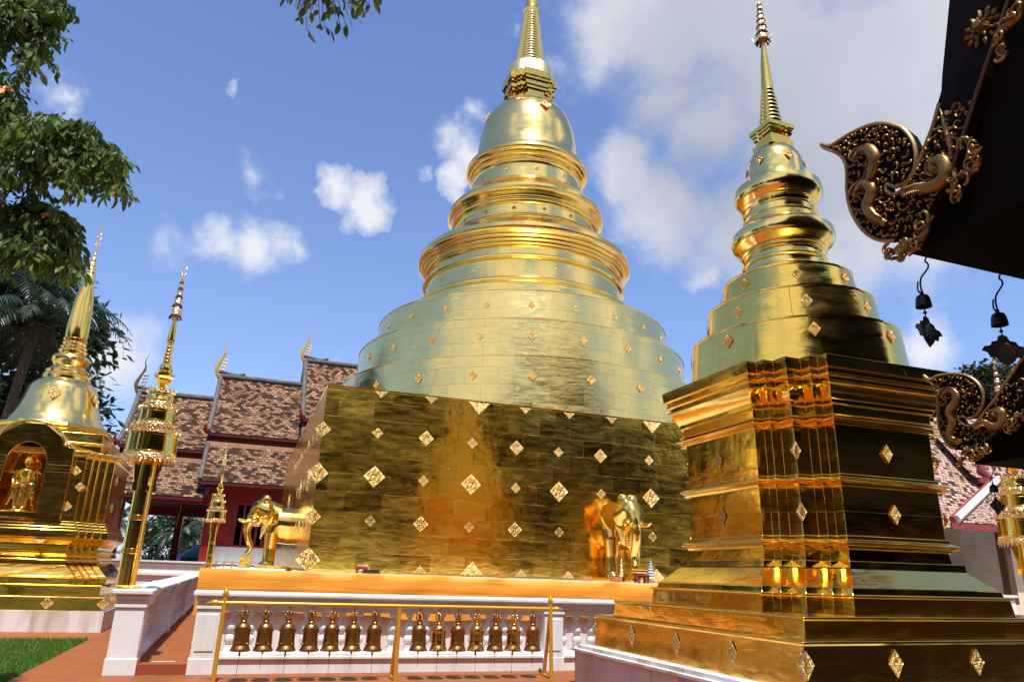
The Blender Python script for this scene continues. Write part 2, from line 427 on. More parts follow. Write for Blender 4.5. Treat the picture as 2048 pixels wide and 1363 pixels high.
        if smooth is not None:
            bm = bmesh.new(); bm.from_mesh(me); bmesh.ops.remove_doubles(bm, verts=bm.verts, dist=1e-5)
            bmesh.ops.recalc_face_normals(bm, faces=bm.faces); bm.to_mesh(me); bm.free()
            me.polygons.foreach_set('use_smooth', [True]*len(me.polygons))
            me.set_sharp_from_angle(angle=R_(smooth))
        o = bpy.data.objects.new(name, me); col.objects.link(o)
        if parent is not None: o.parent = parent
        if loc is not None: o.location = loc
        if rot is not None: o.rotation_euler = rot
        return o
def mesh_obj(name, me, parent=None, loc=(0, 0, 0), rot=(0, 0, 0), scale=(1, 1, 1)):
    o = bpy.data.objects.new(name, me); col.objects.link(o)
    if parent is not None: o.parent = parent
    o.location = loc; o.rotation_euler = rot; o.scale = scale
    return o
def bevel_flat(o, w=.01, seg=2):
    md = o.modifiers.new('bevel', 'BEVEL'); md.width = w; md.segments = seg; md.limit_method = 'ANGLE'; md.angle_limit = R_(40); return o

def blob_mesh(name, parts, voxel, smooth_it, matname):
    """several closed shapes melted into one continuous surface"""
    mb = MB()
    for p in parts: p(mb)
    me = bpy.data.meshes.new('tmp'); me.from_pydata(mb.v, [], mb.f)
    bm = bmesh.new(); bm.from_mesh(me); bmesh.ops.recalc_face_normals(bm, faces=bm.faces); bm.to_mesh(me); bm.free()
    o = bpy.data.objects.new('tmp', me); col.objects.link(o)
    r = o.modifiers.new('r', 'REMESH'); r.mode = 'VOXEL'; r.voxel_size = voxel; r.adaptivity = 0
    sm = o.modifiers.new('s', 'SMOOTH'); sm.iterations = smooth_it; sm.factor = .5
    dg = bpy.context.evaluated_depsgraph_get(); dg.update()
    me2 = bpy.data.meshes.new_from_object(o.evaluated_get(dg)); me2.name = name
    bpy.data.objects.remove(o); bpy.data.meshes.remove(me)
    me2.materials.clear(); me2.materials.append(MATS[matname])
    me2.polygons.foreach_set('use_smooth', [True]*len(me2.polygons))
    return me2
def ell(c, r, n=16, m_=10, rot=None):      # ellipsoid as a part for blob_mesh
    def f(mb):
        M = Euler(rot).to_matrix() if rot else Matrix.Identity(3)
        rings = []
        for i in range(1, m_):
            a = PI*i/m_
            rings.append([mb.vert(Vector(c)+M @ Vector((r[0]*math.sin(a)*math.cos(2*PI*j/n), r[1]*math.sin(a)*math.sin(2*PI*j/n), r[2]*math.cos(a)))) for j in range(n)])
        t0 = mb.vert(Vector(c)+M @ Vector((0, 0, r[2]))); t1 = mb.vert(Vector(c)-M @ Vector((0, 0, r[2])))
        for j in range(n):
            k = (j+1) % n; mb.face((t0, rings[0][j], rings[0][k])); mb.face((t1, rings[-1][k], rings[-1][j]))
            for q, w_ in zip(rings, rings[1:]): mb.face((q[j], w_[j], w_[k], q[k]))
    return f
def tb(pts, radii, n=14, flat=1.0):
    return lambda mb: mb.tube(pts, radii, n, True, flat)
def spline(pts, k=6):
    """Catmull-Rom through the points"""
    P = [Vector(p) for p in pts]; P = [P[0]*2-P[1]]+P+[P[-1]*2-P[-2]]; out = []
    for i in range(1, len(P)-2):
        for j in range(k):
            t = j/k; a, b, c, d = P[i-1], P[i], P[i+1], P[i+2]
            out.append(.5*((2*b)+(c-a)*t+(2*a-5*b+4*c-d)*t*t+(3*b-3*c+d-a)*t**3))
    out.append(P[-2]); return out
def lerp_list(vals, n):
    return [float(np.interp(i/(n-1)*(len(vals)-1), range(len(vals)), vals)) for i in range(n)]

# ---- diamond ornament: a cast relief plate, unit half-width, faces -Y
def diamond_mesh(name, half=None, n=18):
    mb = MB(); rr = random.Random(5); idx = {}
    for i in range(n+1):
        for j in range(n+1):
            s_, t_ = i/n*2-1, j/n*2-1
            x, z = (s_-t_)/2, (s_+t_)/2
            r = math.hypot(x, z); a = math.atan2(z, x); e = max(abs(s_), abs(t_))
            h = .05+.05*(e > .86)+.075*max(0, math.cos(4*a))*math.exp(-((r-.33)/.16)**2)+.07*math.exp(-(r/.10)**2)-.05*math.exp(-((r-.17)/.05)**2)
            h += .07*math.cos(8*a)*math.cos(r*17)*(e < .8)*(r > .2) + .05*(rr.random()-.5)
            if e > .99: h = 0
            idx[i, j] = (x, -h*.9, z)
    for i in range(n):
        for j in range(n):
            q = [idx[i, j], idx[i+1, j], idx[i+1, j+1], idx[i, j+1]]
            cz = sum(p[2] for p in q)/4
            if half == 'up' and cz < 0: continue
            if half == 'down' and cz > 0: continue
            mb.face([mb.vert(p) for p in q])
    me = bpy.data.meshes.new(name); me.from_pydata(mb.v, [], mb.f); me.materials.append(MATS['gold_diamond'])
    bm = bmesh.new(); bm.from_mesh(me); bmesh.ops.remove_doubles(bm, verts=bm.verts, dist=1e-6); bm.to_mesh(me); bm.free()
    return me
DIA = diamond_mesh('diamond_ornament'); DIA_UP = diamond_mesh('half_diamond', 'up'); DIA_DN = diamond_mesh('half_diamond', 'down')
def diamond(parent, p, hw, hh=None, rz=0.0, tilt=0.0, me=None):
    """p in the parent's own space; rz turns the plate round the vertical"""
    hh = hh or hw
    return mesh_obj('diamond_ornament', me or DIA, parent, p, (tilt, 0, rz), (hw, max(hw, .12), hh))

def redent(a, s, b1, b2, d):
    """plan of a square base whose corners step in twice on each side"""
    q = [(a+d, b1+d), (a-s+d, b1+d), (a-s+d, b2+d), (a-2*s+d, b2+d)]
    e = a-2*s+d
    quarter = q+[(e, e)]+[(y, x) for (x, y) in reversed(q)]
    P = []
    for k in range(4):
        c, sn = [(1, 0), (0, 1), (-1, 0), (0, -1)][k]
        P += [(c*x-sn*y, sn*x+c*y) for (x, y) in quarter]
    return P
def square(h): return [(h, -h), (h, h), (-h, h), (-h, -h)]
# ------------------------------------------------------------------ ground
g = MB(); S = 2500
g.quad((-S, -S, 0), (S, -S, 0), (S, S, 0), (-S, S, 0)); tag(g.build('ground', 'court_paving'), kind='structure')
tcy = MB(); tcy.quad((-2.66, -1, .004), (16, -1, .004), (16, 38.7, .004), (-2.66, 38.7, .004)); tcy.quad((-14, 18.35, .004), (-2.66, 18.35, .004), (-2.66, 38.7, .004), (-14, 38.7, .004)); tag(tcy.build('pavement', 'terracotta'), kind='structure')
lw = MB(); lw.quad((-14, 3, .004), (-2.66, 3, .004), (-2.66, 18.35, .004), (-14, 18.35, .004)); tag(lw.build('lawn', 'soil'), kind='structure')
gb = MB(); r5 = random.Random(5)
for i in range(30000):
    x = -2.68-abs(r5.random()**1.3)*5.2; y = 11.5+r5.random()*6.83
    if x < -2.3-(y-9)*.42: continue
    h = .03+.05*r5.random(); a = r5.random()*2*PI; wd_ = .006+.004*r5.random(); dx, dy = math.cos(a), math.sin(a)
    lx, ly = (r5.random()-.5)*.05, (r5.random()-.5)*.05
    gb.face([gb.vert((x-dx*wd_, y-dy*wd_, .004)), gb.vert((x+dx*wd_, y+dy*wd_, .004)), gb.vert((x+lx, y+ly, h))], [(i*.37 % 7, i*.11 % 5)]*3)
tag(gb.build('grass', 'grass_blade'), kind='stuff')
pt = MB(); pt.box((-1.24, 12.78, 0), (-.47, 30, .15)); 
po = pt.build('path', 'terracotta'); tag(po, kind='structure')
st = MB(); st.box((-1.245, 12.755, 0), (-.455, 12.78, .148)); st.build('path_edge', 'terracotta_step'); tag(bpy.data.objects['path_edge'], kind='structure')

# ------------------------------------------------------------------ great chedi
DM = 18.0; AX, AY = 9.68, 26.18; ZP = 1.50; HW = 8.12; ZT = 5.96
main = empty('golden_chedi', (AX, AY, ZP), 0, 'huge golden bell chedi on a plain square base, the tallest, behind the saffron cloth', 'chedi')
def M(mb, name, mt, smooth=None): return mb.build(name, mt, main, smooth)
b = MB()
sq = lambda h: [(h, -h), (h, h), (-h, h), (-h, -h)]
b.loft([(sq(HW+.04), 0), (sq(HW+.02), .06), (sq(HW), ZT-ZP-.05), (sq(HW+.015), ZT-ZP-.045), (sq(HW+.015), ZT-ZP), (sq(5), ZT-ZP+.02)])
M(b, 'square_base', 'gold_wall')
def z_(z): return z-ZP
def drum(r0, r1, z0, z1, rin):
    d = MB(); d.lathe([(r0, z_(z0)), (r1, z_(z1)-.03), (r1+.02, z_(z1)-.025), (r1+.02, z_(z1)), (rin, z_(z1)+.05)], 96); M(d, 'drum', 'gold_drum', 30)
drum(7.02, 6.92, 5.9, 7.93, 6.2); drum(6.42, 6.36, 7.93, 9.33, 5.5); drum(5.80, 5.71, 9.33, 10.57, 4.0)
def roll(r, z, w_, k=5):                   # half-round moulding
    return [(r+w_*math.sin(PI*i/k), z-w_+2*w_*i/k) for i in range(k+1)]
def ring(prof):
    d = MB(); d.lathe([(r, z_(z)) for r, z in prof], 96); return M(d, 'moulded_ring', 'gold_ring', 28)
ring([(4.95, 10.55), (4.90, 11.05), (4.5, 11.12), (4.5, 11.32), (4.30, 11.36)]+roll(4.28, 11.52, .14)+[(4.12, 11.68), (4.08, 11.72), (4.0, 12.40), (4.0, 12.42)]+
     roll(4.05, 12.54, .10)+[(3.98, 12.66), (3.94, 13.00)]+roll(4.02, 13.05, .06)+roll(4.10, 13.18, .06)+roll(4.2, 13.31, .07)+[(4.24, 13.38)]+roll(4.28, 13.48, .12)+
     [(4.36, 13.62), (4.34, 13.76), (4.05, 14.06), (3.55, 14.42), (3.36, 14.55)])
ring([(3.36, 14.5), (3.16, 14.60)]+roll(3.14, 14.72, .09)+[(3.02, 14.84), (3.0, 15.22)]+roll(3.06, 15.34, .09)+roll(3.10, 15.50, .06)+[(3.12, 15.58)]+roll(3.2, 15.75, .11)+
     [(3.27, 15.90), (3.26, 16.02), (3.05, 16.28), (2.75, 16.56), (2.62, 16.70)])
ring([(2.62, 16.6), (2.42, 16.78), (2.36, 17.42)]+roll(2.38, 17.52, .06)+[(2.37, 17.6), (2.37, 17.72)]+roll(2.44, 17.80, .06)+[(2.48, 17.88)]+roll(2.54, 18.0, .10)+
     [(2.62, 18.12), (2.60, 18.24), (2.42, 18.48), (2.24, 18.62)])
d = MB(); d.lathe([(r, z_(z)) for r, z in [(2.30, 18.55), (2.22, 18.75), (2.17, 19.3), (2.10, 19.9), (1.98, 20.4), (1.80, 20.85), (1.55, 21.2), (1.25, 21.42), (1.0, 21.5), (.4, 21.55)]], 96)
M(d, 'bell_dome', 'gold_ring', 40)
h = MB()
for z0, z1, e in ((21.30, 21.66, .36), (21.66, 22.06, .20), (22.06, 22.2, .29), (22.2, 22.36, .36), (22.36, 22.5, .27), (22.5, 22.64, .36), (22.64, 22.95, .43)):
    h.loft([(redent(.86, .22, .36, .54, e-.18), z_(z0)), (redent(.86, .22, .36, .54, e-.17), z_(z1))])
M(h, 'stepped_throne', 'gold_body')
d = MB(); d.lathe([(r, z_(z)) for r, z in [(.78, 22.9), (.78, 22.97)]+roll(.78, 23.02, .05)+roll(.82, 23.12, .05)+roll(.88, 23.25, .05)], 64); M(d, 'collar_core', 'gold_ring', 30)
d = MB(); n = 96
for i in range(n):
    a0, a1 = 2*PI*i/n, 2*PI*(i+1)/n; lo = 23.05 if i % 2 else 23.0
    for (ra, za, rb_, zb) in ((1.04, lo, 1.02, 23.62), (1.02, 23.62, .64, 23.95)):
        d.quad((ra*math.cos(a0), ra*math.sin(a0), z_(za)), (ra*math.cos(a1), ra*math.sin(a1), z_(za)), (rb_*math.cos(a1), rb_*math.sin(a1), z_(zb)), (rb_*math.cos(a0), rb_*math.sin(a0), z_(zb)))
M(d, 'fringed_collar', 'gold_relief')
pr = []; nr = 19
for i in range(nr):
    z0 = 23.95+(26.9-23.95)*i/nr; dz = (26.9-23.95)/nr; r0 = .66+(.33-.66)*i/nr
    pr += [(r0-.035, z0), (r0+.005, z0+dz*.25), (r0+.012, z0+dz*.5), (r0, z0+dz*.8), (r0-.04, z0+dz*.97)]
d = MB(); d.lathe([(r, z_(z)) for r, z in pr], 56); M(d, 'ringed_spire', 'gold_ring', 60)
d = MB(); n = 40
d.lathe([(.33, z_(26.85)), (.36, z_(26.95)), (.34, z_(27.1)), (.31, z_(27.14)), (.30, z_(27.3)), (.26, z_(28.2)), (.16, z_(30.5)), (.05, z_(33.0)), (.0, z_(33.4))], 40); M(d, 'spire_tip', 'gold_smooth', 40)
d = MB()
for i in range(28):
    a = 2*PI*i/28; d.tube([(.35*math.cos(a), .35*math.sin(a), z_(27.06)), (.37*math.cos(a), .37*math.sin(a), z_(26.9))], [.045, .012], 5)
M(d, 'petal_collar', 'gold_ring')
# diamonds of the square base, columns left to right along the front, rows by height
def P_(px, py): return at(px, py, DM)-Vector((AX, AY, ZP))
o8 = lambda x, y: (600+x/2.56, 740+y/2.56)
rows = {1: [(400, 320, 's'), (649, 347, 'L'), (886, 372, 's'), (1112, 395, 'L'), (1328, 418, 's'), (1543, 438, 'L'), (1792, 460, 's'), (2015, 480, 'L')],
        2: [(382, 543, 'X'), (635, 565, 's'), (878, 583, 'X'), (1108, 602, 's'), (1330, 620, 'X'), (1546, 633, 's'), (1802, 653, 'X'), (2040, 668, 's')],
        3: [(361, 771, 's'), (620, 786, 'L'), (868, 801, 's'), (1103, 815, 'L'), (1331, 828, 's'), (1570, 840, 'L'), (1810, 852, 's'), (2030, 862, 'L')]}
SZ = dict(s=.145, L=.205, X=.28)
xs = []
for k, row in rows.items():
    for (x, y, sz) in row:
        p = P_(*o8(x, y)); p.y = -HW-.005; diamond(main, p, SZ[sz])
        if k == 1: xs.append(p.x)
step = (xs[-1]-xs[0])/(len(xs)-1)
for i in range(16):
    x = xs[0]+step*i
    if x > HW-.3: break
    sz = .30 if i % 4 == 2 else .165
    mesh_obj('half_diamond', DIA_DN, main, (x, -HW-.02, ZT-ZP-.055), (0, 0, 0), (sz, .16, sz*1.05))
    mesh_obj('half_diamond', DIA_UP, main, (x, -HW-.03, .05), (0, 0, 0), (sz, .16, sz*1.05))
    if i > 7:
        for k in (1, 2, 3):
            zz = {1: 3.45, 2: 2.35, 3: 1.2}[k]
            diamond(main, (x, -HW-.005, zz), [.16, .225][i % 2] if k != 2 else [.305, .16][i % 2])
for zz, sz in ((P_(655, 858).z, .2), (P_(640, 945).z, .26), (P_(628, 1032).z, .2), (.25, .3)):   # plates folded round the corner
    for (rz, x, y) in ((0, -HW+.0, -HW-.006), (-PI/2, -HW-.006, -HW)):
        me = DIA
        diamond(main, (x, y, zz), sz, None, rz)
for j in range(1, 9):                      # the side face
    y = -HW+step*j
    for k, zz in ((1, 3.45), (2, 2.35), (3, 1.2)):
        if abs(y) < 1.2 and k != 1: continue
        diamond(main, (-HW-.006, y, zz), ([.16, .225][j % 2] if k != 2 else [.16, .305][(j+1) % 2]), None, -PI/2)
# diamonds on the drums and rings
A0 = math.atan2(0-AY, 0-AX)
def round_dia(z, r, cnt, sz, ph=0.0, span=1.75, tilt=0.0):
    for i in range(cnt):
        a = A0+ph+2*PI*i/cnt
        if abs((a-A0+PI) % (2*PI)-PI) > span: continue
        diamond(main, ((r+.01)*math.cos(a), (r+.01)*math.sin(a), z_(z)), sz, sz*1.1, a+PI/2, tilt)
aph = R_(3.0)
round_dia(7.28, 6.97, 24, .145, aph); round_dia(8.72, 6.39, 24, .135, aph); round_dia(10.0, 5.75, 24, .12, aph)
round_dia(12.05, 4.02, 16, .12, R_(17)); round_dia(15.02, 3.0, 16, .105, R_(14)); round_dia(17.14, 2.38, 12, .10, R_(10))
round_dia(20.62, 1.95, 4, .30, R_(22), 2.0, R_(-28))

# ------------------------------------------------------------------ terrace, saffron cloth
tr = MB(); tr.box((-.50, 15.0, 0), (20.2, 37.3, ZP-.06)); tr.box((-.56, 14.94, ZP-.06), (20.26, 37.36, ZP))
tag(tr.build('white_terrace', 'white_wall'), 'low white plastered terrace carrying the great golden chedi', 'terrace')
cl = MB(); n = 60; zs = [(.40, ZP+.012), (.16, ZP+.014), (.0, ZP-.0), (-.03, ZP-.10), (-.035, ZP-.3), (-.03, ZP-.5), (-.03, ZP-.76)]
rr = random.Random(3); grid = []
for i in range(n+1):
    x = -.60+(11.6)*i/n; row = []
    sag = .012*math.sin(i*.9)+.01*math.sin(i*.31+1)
    for k, (dy, z) in enumerate(zs):
        f = .014*math.sin(x*5+k*1.3)+.012*math.sin(x*2.1+k*2.2)+.008*rr.random()
        hem = .05*math.sin(x*1.1+.5)+.03*math.sin(x*2.9) if k == len(zs)-1 else 0
        row.append((x, 14.90+dy-(f if k > 2 else 0), z+(sag if k > 1 else 0)+hem-(i/n)*.05*(k > 1)))
    grid.append(row)
for i in range(n):
    for k in range(len(zs)-1):
        cl.quad(grid[i][k+1], grid[i+1][k+1], grid[i+1][k], grid[i][k])
# the end folded round the terrace corner
for k in range(len(zs)-1):
    if k >= 1:
        a, b_ = grid[0][k], grid[0][k+1]; cl.quad((a[0], 16.4, a[2]), (b_[0], 16.4, b_[2]), b_, a)
co = cl.build('saffron_cloth', 'orange_cloth', None, 60); tag(co, 'long saffron orange cloth draped along the white terrace edge behind the bells', 'cloth')

# ------------------------------------------------------------------ balustrades
def baluster_mesh():
    m_ = MB()
    m_.box((-.075, -.075, .315), (.075, .075, .36)); m_.box((-.06, -.06, .36), (.06, .06, .41))
    m_.lathe([(.045, .41), (.075, .45), (.088, .50), (.075, .545), (.05, .575), (.062, .60), (.09, .645), (.086, .70), (.055, .755), (.038, .79), (.038, .835), (.06, .86), (.07, .88), (.055, .905)], 18)
    me = m_.build('baluster', 'white_wall', None, 45)
    data = me.data; bpy.data.objects.remove(me); return data
BAL = baluster_mesh()
bx = empty('balustrade', (3.0, 12.72, 0), 0, 'white balustrade with turned balusters behind the row of bells', 'balustrade')
def build_rail(root, L0, L1, org, dirv, perp, pillars, panels=False, capends=True, balstep=.283):
    """balustrade along dirv; org = start at ground; perp points into the wall thickness"""
    org, dirv, perp = Vector(org), Vector(dirv), Vector(perp)
    def bx_(mb, a, b_, t0, t1, z0, z1):
        c = org+dirv*((a+b_)/2)+perp*((t0+t1)/2)+Vector((0, 0, (z0+z1)/2))
        mb.obox(c, dirv*((b_-a)/2), perp*((t1-t0)/2), Vector((0, 0, (z1-z0)/2)))
    p = MB(); bx_(p, L0, L1, .02, .34, 0, .215); bx_(p, L0, L1, -.015, .36, .215, .262); bx_(p, L0, L1, .01, .35, .262, .300); bx_(p, L0, L1, .03, .33, .300, .318)
    bevel_flat(p.build('plinth', 'white_wall', root, None, True), .008)
    p = MB(); bx_(p, L0, L1, .05, .31, .905, 1.01); bx_(p, L0, L1, .03, .33, 1.01, 1.045); bx_(p, L0, L1, .005, .355, 1.045, 1.085); bx_(p, L0, L1, -.03, .39, 1.085, 1.115)
    bevel_flat(p.build('rail_moulding', 'white_wall', root, None, True), .008)
    p = MB(); bx_(p, L0-.04, L1+.04, -.075, .435, 1.115, 1.190)
    bevel_flat(p.build('handrail', 'white_wall', root, None, True), .025, 3)
    for (a, b_) in pillars:
        p = MB(); bx_(p, a-.02, b_+.02, -.035, .40, .0, .235); bx_(p, a, b_, -.02, .385, .235, .93)
        bx_(p, a+.045, b_-.045, -.032, .37, .33, .86)
        bx_(p, a-.02, b_+.02, -.04, .40, .93, .985); bx_(p, a-.0, b_+.0, -.022, .387, .985, 1.05); bx_(p, a-.03, b_+.03, -.05, .41, 1.05, 1.112); 
        bevel_flat(p.build('pillar', 'white_wall', root, None, True), .01)
        p = MB(); bx_(p, a-.08, b_+.08, -.10, .46, 1.118, 1.194); bevel_flat(p.build('pillar_cap', 'white_wall', root, None, True), .02, 3)
    q = L0+balstep*.6
    while q < L1-.1:
        if not any(a-.06 < q < b_+.06 for a, b_ in pillars):
            pos = org+dirv*q+perp*.18-Vector(root.location)
            mesh_obj('baluster', BAL, root, pos)
        q += balstep
build_rail(bx, -.10, 7.6, (0, 12.72, 0), (1, 0, 0), (0, 1, 0), [(-.46, -.10), (5.30, 5.66)])
by_ = empty('balustrade', (-1.45, 12.7, 0), 0, 'white balustrade beside the narrow sloping path, running back from the golden pole', 'balustrade')
build_rail(by_, .30, 17.5, (-1.20, 12.72, 0), (0, 1, 0), (-1, 0, 0), [(.0, .42), (5.6, 5.95), (11.2, 11.55), (16.9, 17.25)])

# ------------------------------------------------------------------ bell rack and bells
rk = empty('bell_rack', (2.5, 11.9, 0), 0, 'gold painted pipe rack with pointed finials carrying a row of bells', 'bell rack')
YB_, ZB_ = 11.9, 1.062
q = MB(); q.tube([(-.16, YB_, ZB_), (5.14, YB_, ZB_)], .030, 14); q.build('crossbar', 'gold_paint', rk, 40, True)
def finial(p, d):
    d = Vector(d); m_ = MB()
    m_.tube([Vector(p)+d*k for k in (0, .012, .03, .055, .085, .105, .13, .17)], [.030, .040, .043, .040, .030, .016, .010, .002], 12); m_.build('finial', 'gold_paint', rk, 50, True)
finial((-.16, YB_, ZB_), (-1, 0, 0)); finial((5.14, YB_, ZB_), (1, 0, 0))
for x, up in ((-.075, True), (2.50, False), (5.06, True)):
    top = Vector((x, YB_, ZB_)); 
    q = MB(); q.tube([(x, YB_-.09, .0), (x, YB_-.01, ZB_)], .033, 14); q.build('leg', 'gold_paint', rk, 40, True)
    q = MB(); q.tube([(x, YB_+.23, .02), (x, YB_+.02, ZB_-.12)], .030, 14); q.build('leg', 'gold_paint', rk, 40, True)
    q = MB(); q.tube([(x, YB_-.10, .03), (x, YB_+.25, .03)], .028, 14); q.build('foot_bar', 'gold_paint', rk, 40, True)
    if up:
        q = MB(); q.tube([(x, YB_, ZB_), (x, YB_, 1.16)], .032, 14); q.build('post', 'gold_paint', rk, 40, True); finial((x, YB_, 1.155), (0, 0, 1))
BXS = [.227, .538, .854, 1.183, 1.495, 1.814, 2.138, 2.838, 3.15, 3.468, 3.783, 4.105, 4.431, 4.75]
ords = ['first', 'second', 'third', 'fourth', 'fifth', 'sixth', 'seventh']
def bell_proto(mt):
    rt = empty('temple_bell', (0, YB_, ZB_-.03))
    m_ = MB(); k = [(.118, -.595), (.140, -.598), (.142, -.585), (.128, -.558), (.116, -.530), (.113, -.525), (.117, -.515), (.117, -.488), (.113, -.478), (.111, -.44), (.109, -.36), (.106, -.335), (.108, -.328), (.107, -.30), (.100, -.275), (.084, -.248), (.060, -.232), (.047, -.225), (.052, -.215), (.052, -.205), (.046, -.198), (.046, -.190), (.052, -.184), (.053, -.165), (.040, -.158), (.0, -.156)]
    m_.lathe([(r*.94, z) for r, z in k], 36)
    for j in range(16):                    # scalloped relief below the shoulder, raised bosses on the lower band
        a = 2*PI*j/16; m_.tube([(.099*math.cos(a), .099*math.sin(a), -.31), (.104*math.cos(a), .104*math.sin(a), -.345)], [.016, .006], 6)
    for j in range(4):
        a = PI/4*0-PI/2+j*PI/2+.25
        m_.tube([(.100*math.cos(a), .100*math.sin(a), -.5), (.116*math.cos(a), .116*math.sin(a), -.5)], [.020, .012], 10)
        m_.tube([(.1065*math.cos(a), .1065*math.sin(a), -.48), (.102*math.cos(a), .102*math.sin(a), -.30)], [.006, .006], 6)
    m_.build('bell_body', mt, rt, 35)
    for s_ in (0, PI/2):
        m_ = MB(); pts = [(.035, -.16), (.052, -.135), (.05, -.10), (.036, -.075), (.012, -.062), (-.012, -.062), (-.036, -.075), (-.05, -.10), (-.052, -.135), (-.035, -.16)]
        m_.tube([(x*math.cos(s_), x*math.sin(s_), z) for x, z in spline([(p[0], p[1], 0) for p in pts], 3) for _ in (0,)] if False else [(v.x*math.cos(s_), v.x*math.sin(s_), v.y) for v in spline([(p[0], p[1], 0) for p in pts], 3)], .0095, 8)
        for sg in (-1, 1): m_.tube([(sg*.05*math.cos(s_), sg*.05*math.sin(s_), -.118), (sg*.064*math.cos(s_), sg*.064*math.sin(s_), -.120)], [.014, .008], 8)
        m_.build('crown_loop', mt, rt, 50)
    m_ = MB(); m_.tube([(0, 0, -.16), (0, 0, -.03)], .008, 6); m_.tube([(0, 0, -.03), (-.03, 0, .004), (-.045, 0, .012)], .006, 6); m_.tube([(0, 0, -.03), (.03, 0, .004), (.045, 0, .012)], .006, 6)
    m_.build('hanger', 'brass_aged', rt, 50)
    return rt
def chain(rt, long):
    m_ = MB(); L = .20 if not long else .27; z0 = -.56
    m_.tube([(0, 0, z0), (0, 0, -.635-(.03 if long else 0))], .012, 8); m_.build('clapper', 'iron_black', rt, 40)
    m_ = MB(); z = -.63-(.03 if long else 0); tilt = (rnd.random()-.6)*.10
    nlk = int(L/.012)
    for j in range(nlk):
        x0 = tilt*(j*.012); w_ = .0045 if j % 2 else .0025
        m_.tube([(x0, 0, z-j*.012), (x0+tilt*.012, 0, z-(j+1)*.012)], [w_, w_*.7], 5)
    m_.build('chain', 'iron_black', rt)
pd = bell_proto('brass_aged'); pb = bell_proto('brass_bright')
ud = ub = False
for i, x in enumerate(BXS):
    bright = i in (8, 10, 12)
    if bright: rt = pb if not ub else copy_tree(pb); ub = True
    else: rt = pd if not ud else copy_tree(pd); ud = True
    rt.location.x = x; rt.scale = (1.07, 1.07, 1.03)
    side = 'left' if i < 7 else 'right'
    tag(rt, f"{'shiny polished' if bright else 'dull brown'} bronze bell, {ords[i % 7]} from the left in the {side} half of the gold rack", 'bell', 'bells hanging on the gold rack')
    rt.rotation_euler = ((rnd.random()-.5)*.06, (rnd.random()-.5)*.05, rnd.random()*.7)
for i, rt in enumerate([o for o in list(scene.objects) if o.name.startswith('temple_bell')]):
    pass
bells = sorted([o for o in scene.objects if o.name.split('.')[0] == 'temple_bell'], key=lambda o: o.location.x)
for i, rt in enumerate(bells): chain(rt, i % 2 == 0)
# ------------------------------------------------------------------ near chedi (right of the view)
NX, NY = 7.85, 8.75
Mrot = Matrix([list(r) for r in (RA @ RB.T)]).to_4x4()        # this chedi leans a fraction of a degree
near = empty('golden_chedi', (0, 0, 0), 0, 'nearest golden chedi with a tall moulded redented base, towering beside the dark carved eaves', 'chedi')
near.matrix_world = Matrix.Translation((0, 0, EYE)) @ Mrot @ Matrix.Translation((0, 0, -EYE)) @ Matrix.Translation((NX, NY, 0))
def chedi_part(root, prof, plan, name, mt):
    """prof = [(offset,z)...] lofted over the redented plan"""
    b = MB(); b.loft([(redent(*plan, d), z) for d, z in prof]); o = b.build(name, mt, root, 22); return bevel_flat(o, .009, 2)
pl = MB(); pl.box((-2.60, -2.60, -.12), (2.60, 2.60, .47)); pl.build('plinth', 'shaded_plinth', near)
pl = MB(); pl.box((-2.64, -2.64, .47), (2.64, 2.64, .505)); pl.box((-2.56, -2.56, .505), (2.56, 2.56, .556)); pl.build('plinth_ledge', 'white_plinth', near)
def sqt(h0, h1, z0, z1, lip=.02):
    b = MB(); b.loft([(square(h0), z0), (square(h1), z1-.035), (square(h1+lip), z1-.03), (square(h1+lip), z1), (square(h1-.25), z1+.004)]); return b
bevel_flat(sqt(2.37, 2.34, .556, 1.02).build('base_step', 'gold_body', near, 22), .010)
bevel_flat(sqt(2.14, 2.12, 1.02, 1.245).build('base_step', 'gold_body', near, 22), .010)
PLN = (1.52, .16, .82, .96)                # half-width, step, and the two step positions of the plan
def dd(t): return t-1.2
chedi_part(near, [(dd(1.64), 1.245), (dd(1.62), 1.435), (dd(1.65), 1.44), (dd(1.65), 1.463), (dd(1.58), 1.465), (dd(1.56), 1.535), (dd(1.565), 1.545)], PLN, 'base_step', 'gold_body')
chedi_part(near, [(dd(1.555), 1.545), (dd(1.44), 1.64), (dd(1.32), 1.765)], PLN, 'sloped_course', 'gold_body')
def rollp(t, z0, z1, w_, k=5): return [(dd(t+w_*math.sin(PI*i/k)), z0+(z1-z0)*i/k) for i in range(k+1)]
chedi_part(near, [(dd(1.33), 1.765), (dd(1.315), 1.847), (dd(1.22), 1.85), (dd(1.205), 1.99), (dd(1.235), 1.995), (dd(1.24), 2.02)]+rollp(1.235, 2.025, 2.10, .075)+[(dd(1.225), 2.105), (dd(1.225), 2.15), (dd(1.195), 2.155), (dd(1.195), 2.45)], PLN, 'body_wall', 'gold_body')
chedi_part(near, [(dd(1.195), 2.45), (dd(1.19), 2.76), (dd(1.225), 2.765), (dd(1.23), 2.79)]+rollp(1.225, 2.795, 2.87, .075)+[(dd(1.21), 2.875), (dd(1.21), 2.91), (dd(1.185), 2.915), (dd(1.195), 3.54)], PLN, 'body_wall', 'gold_body')
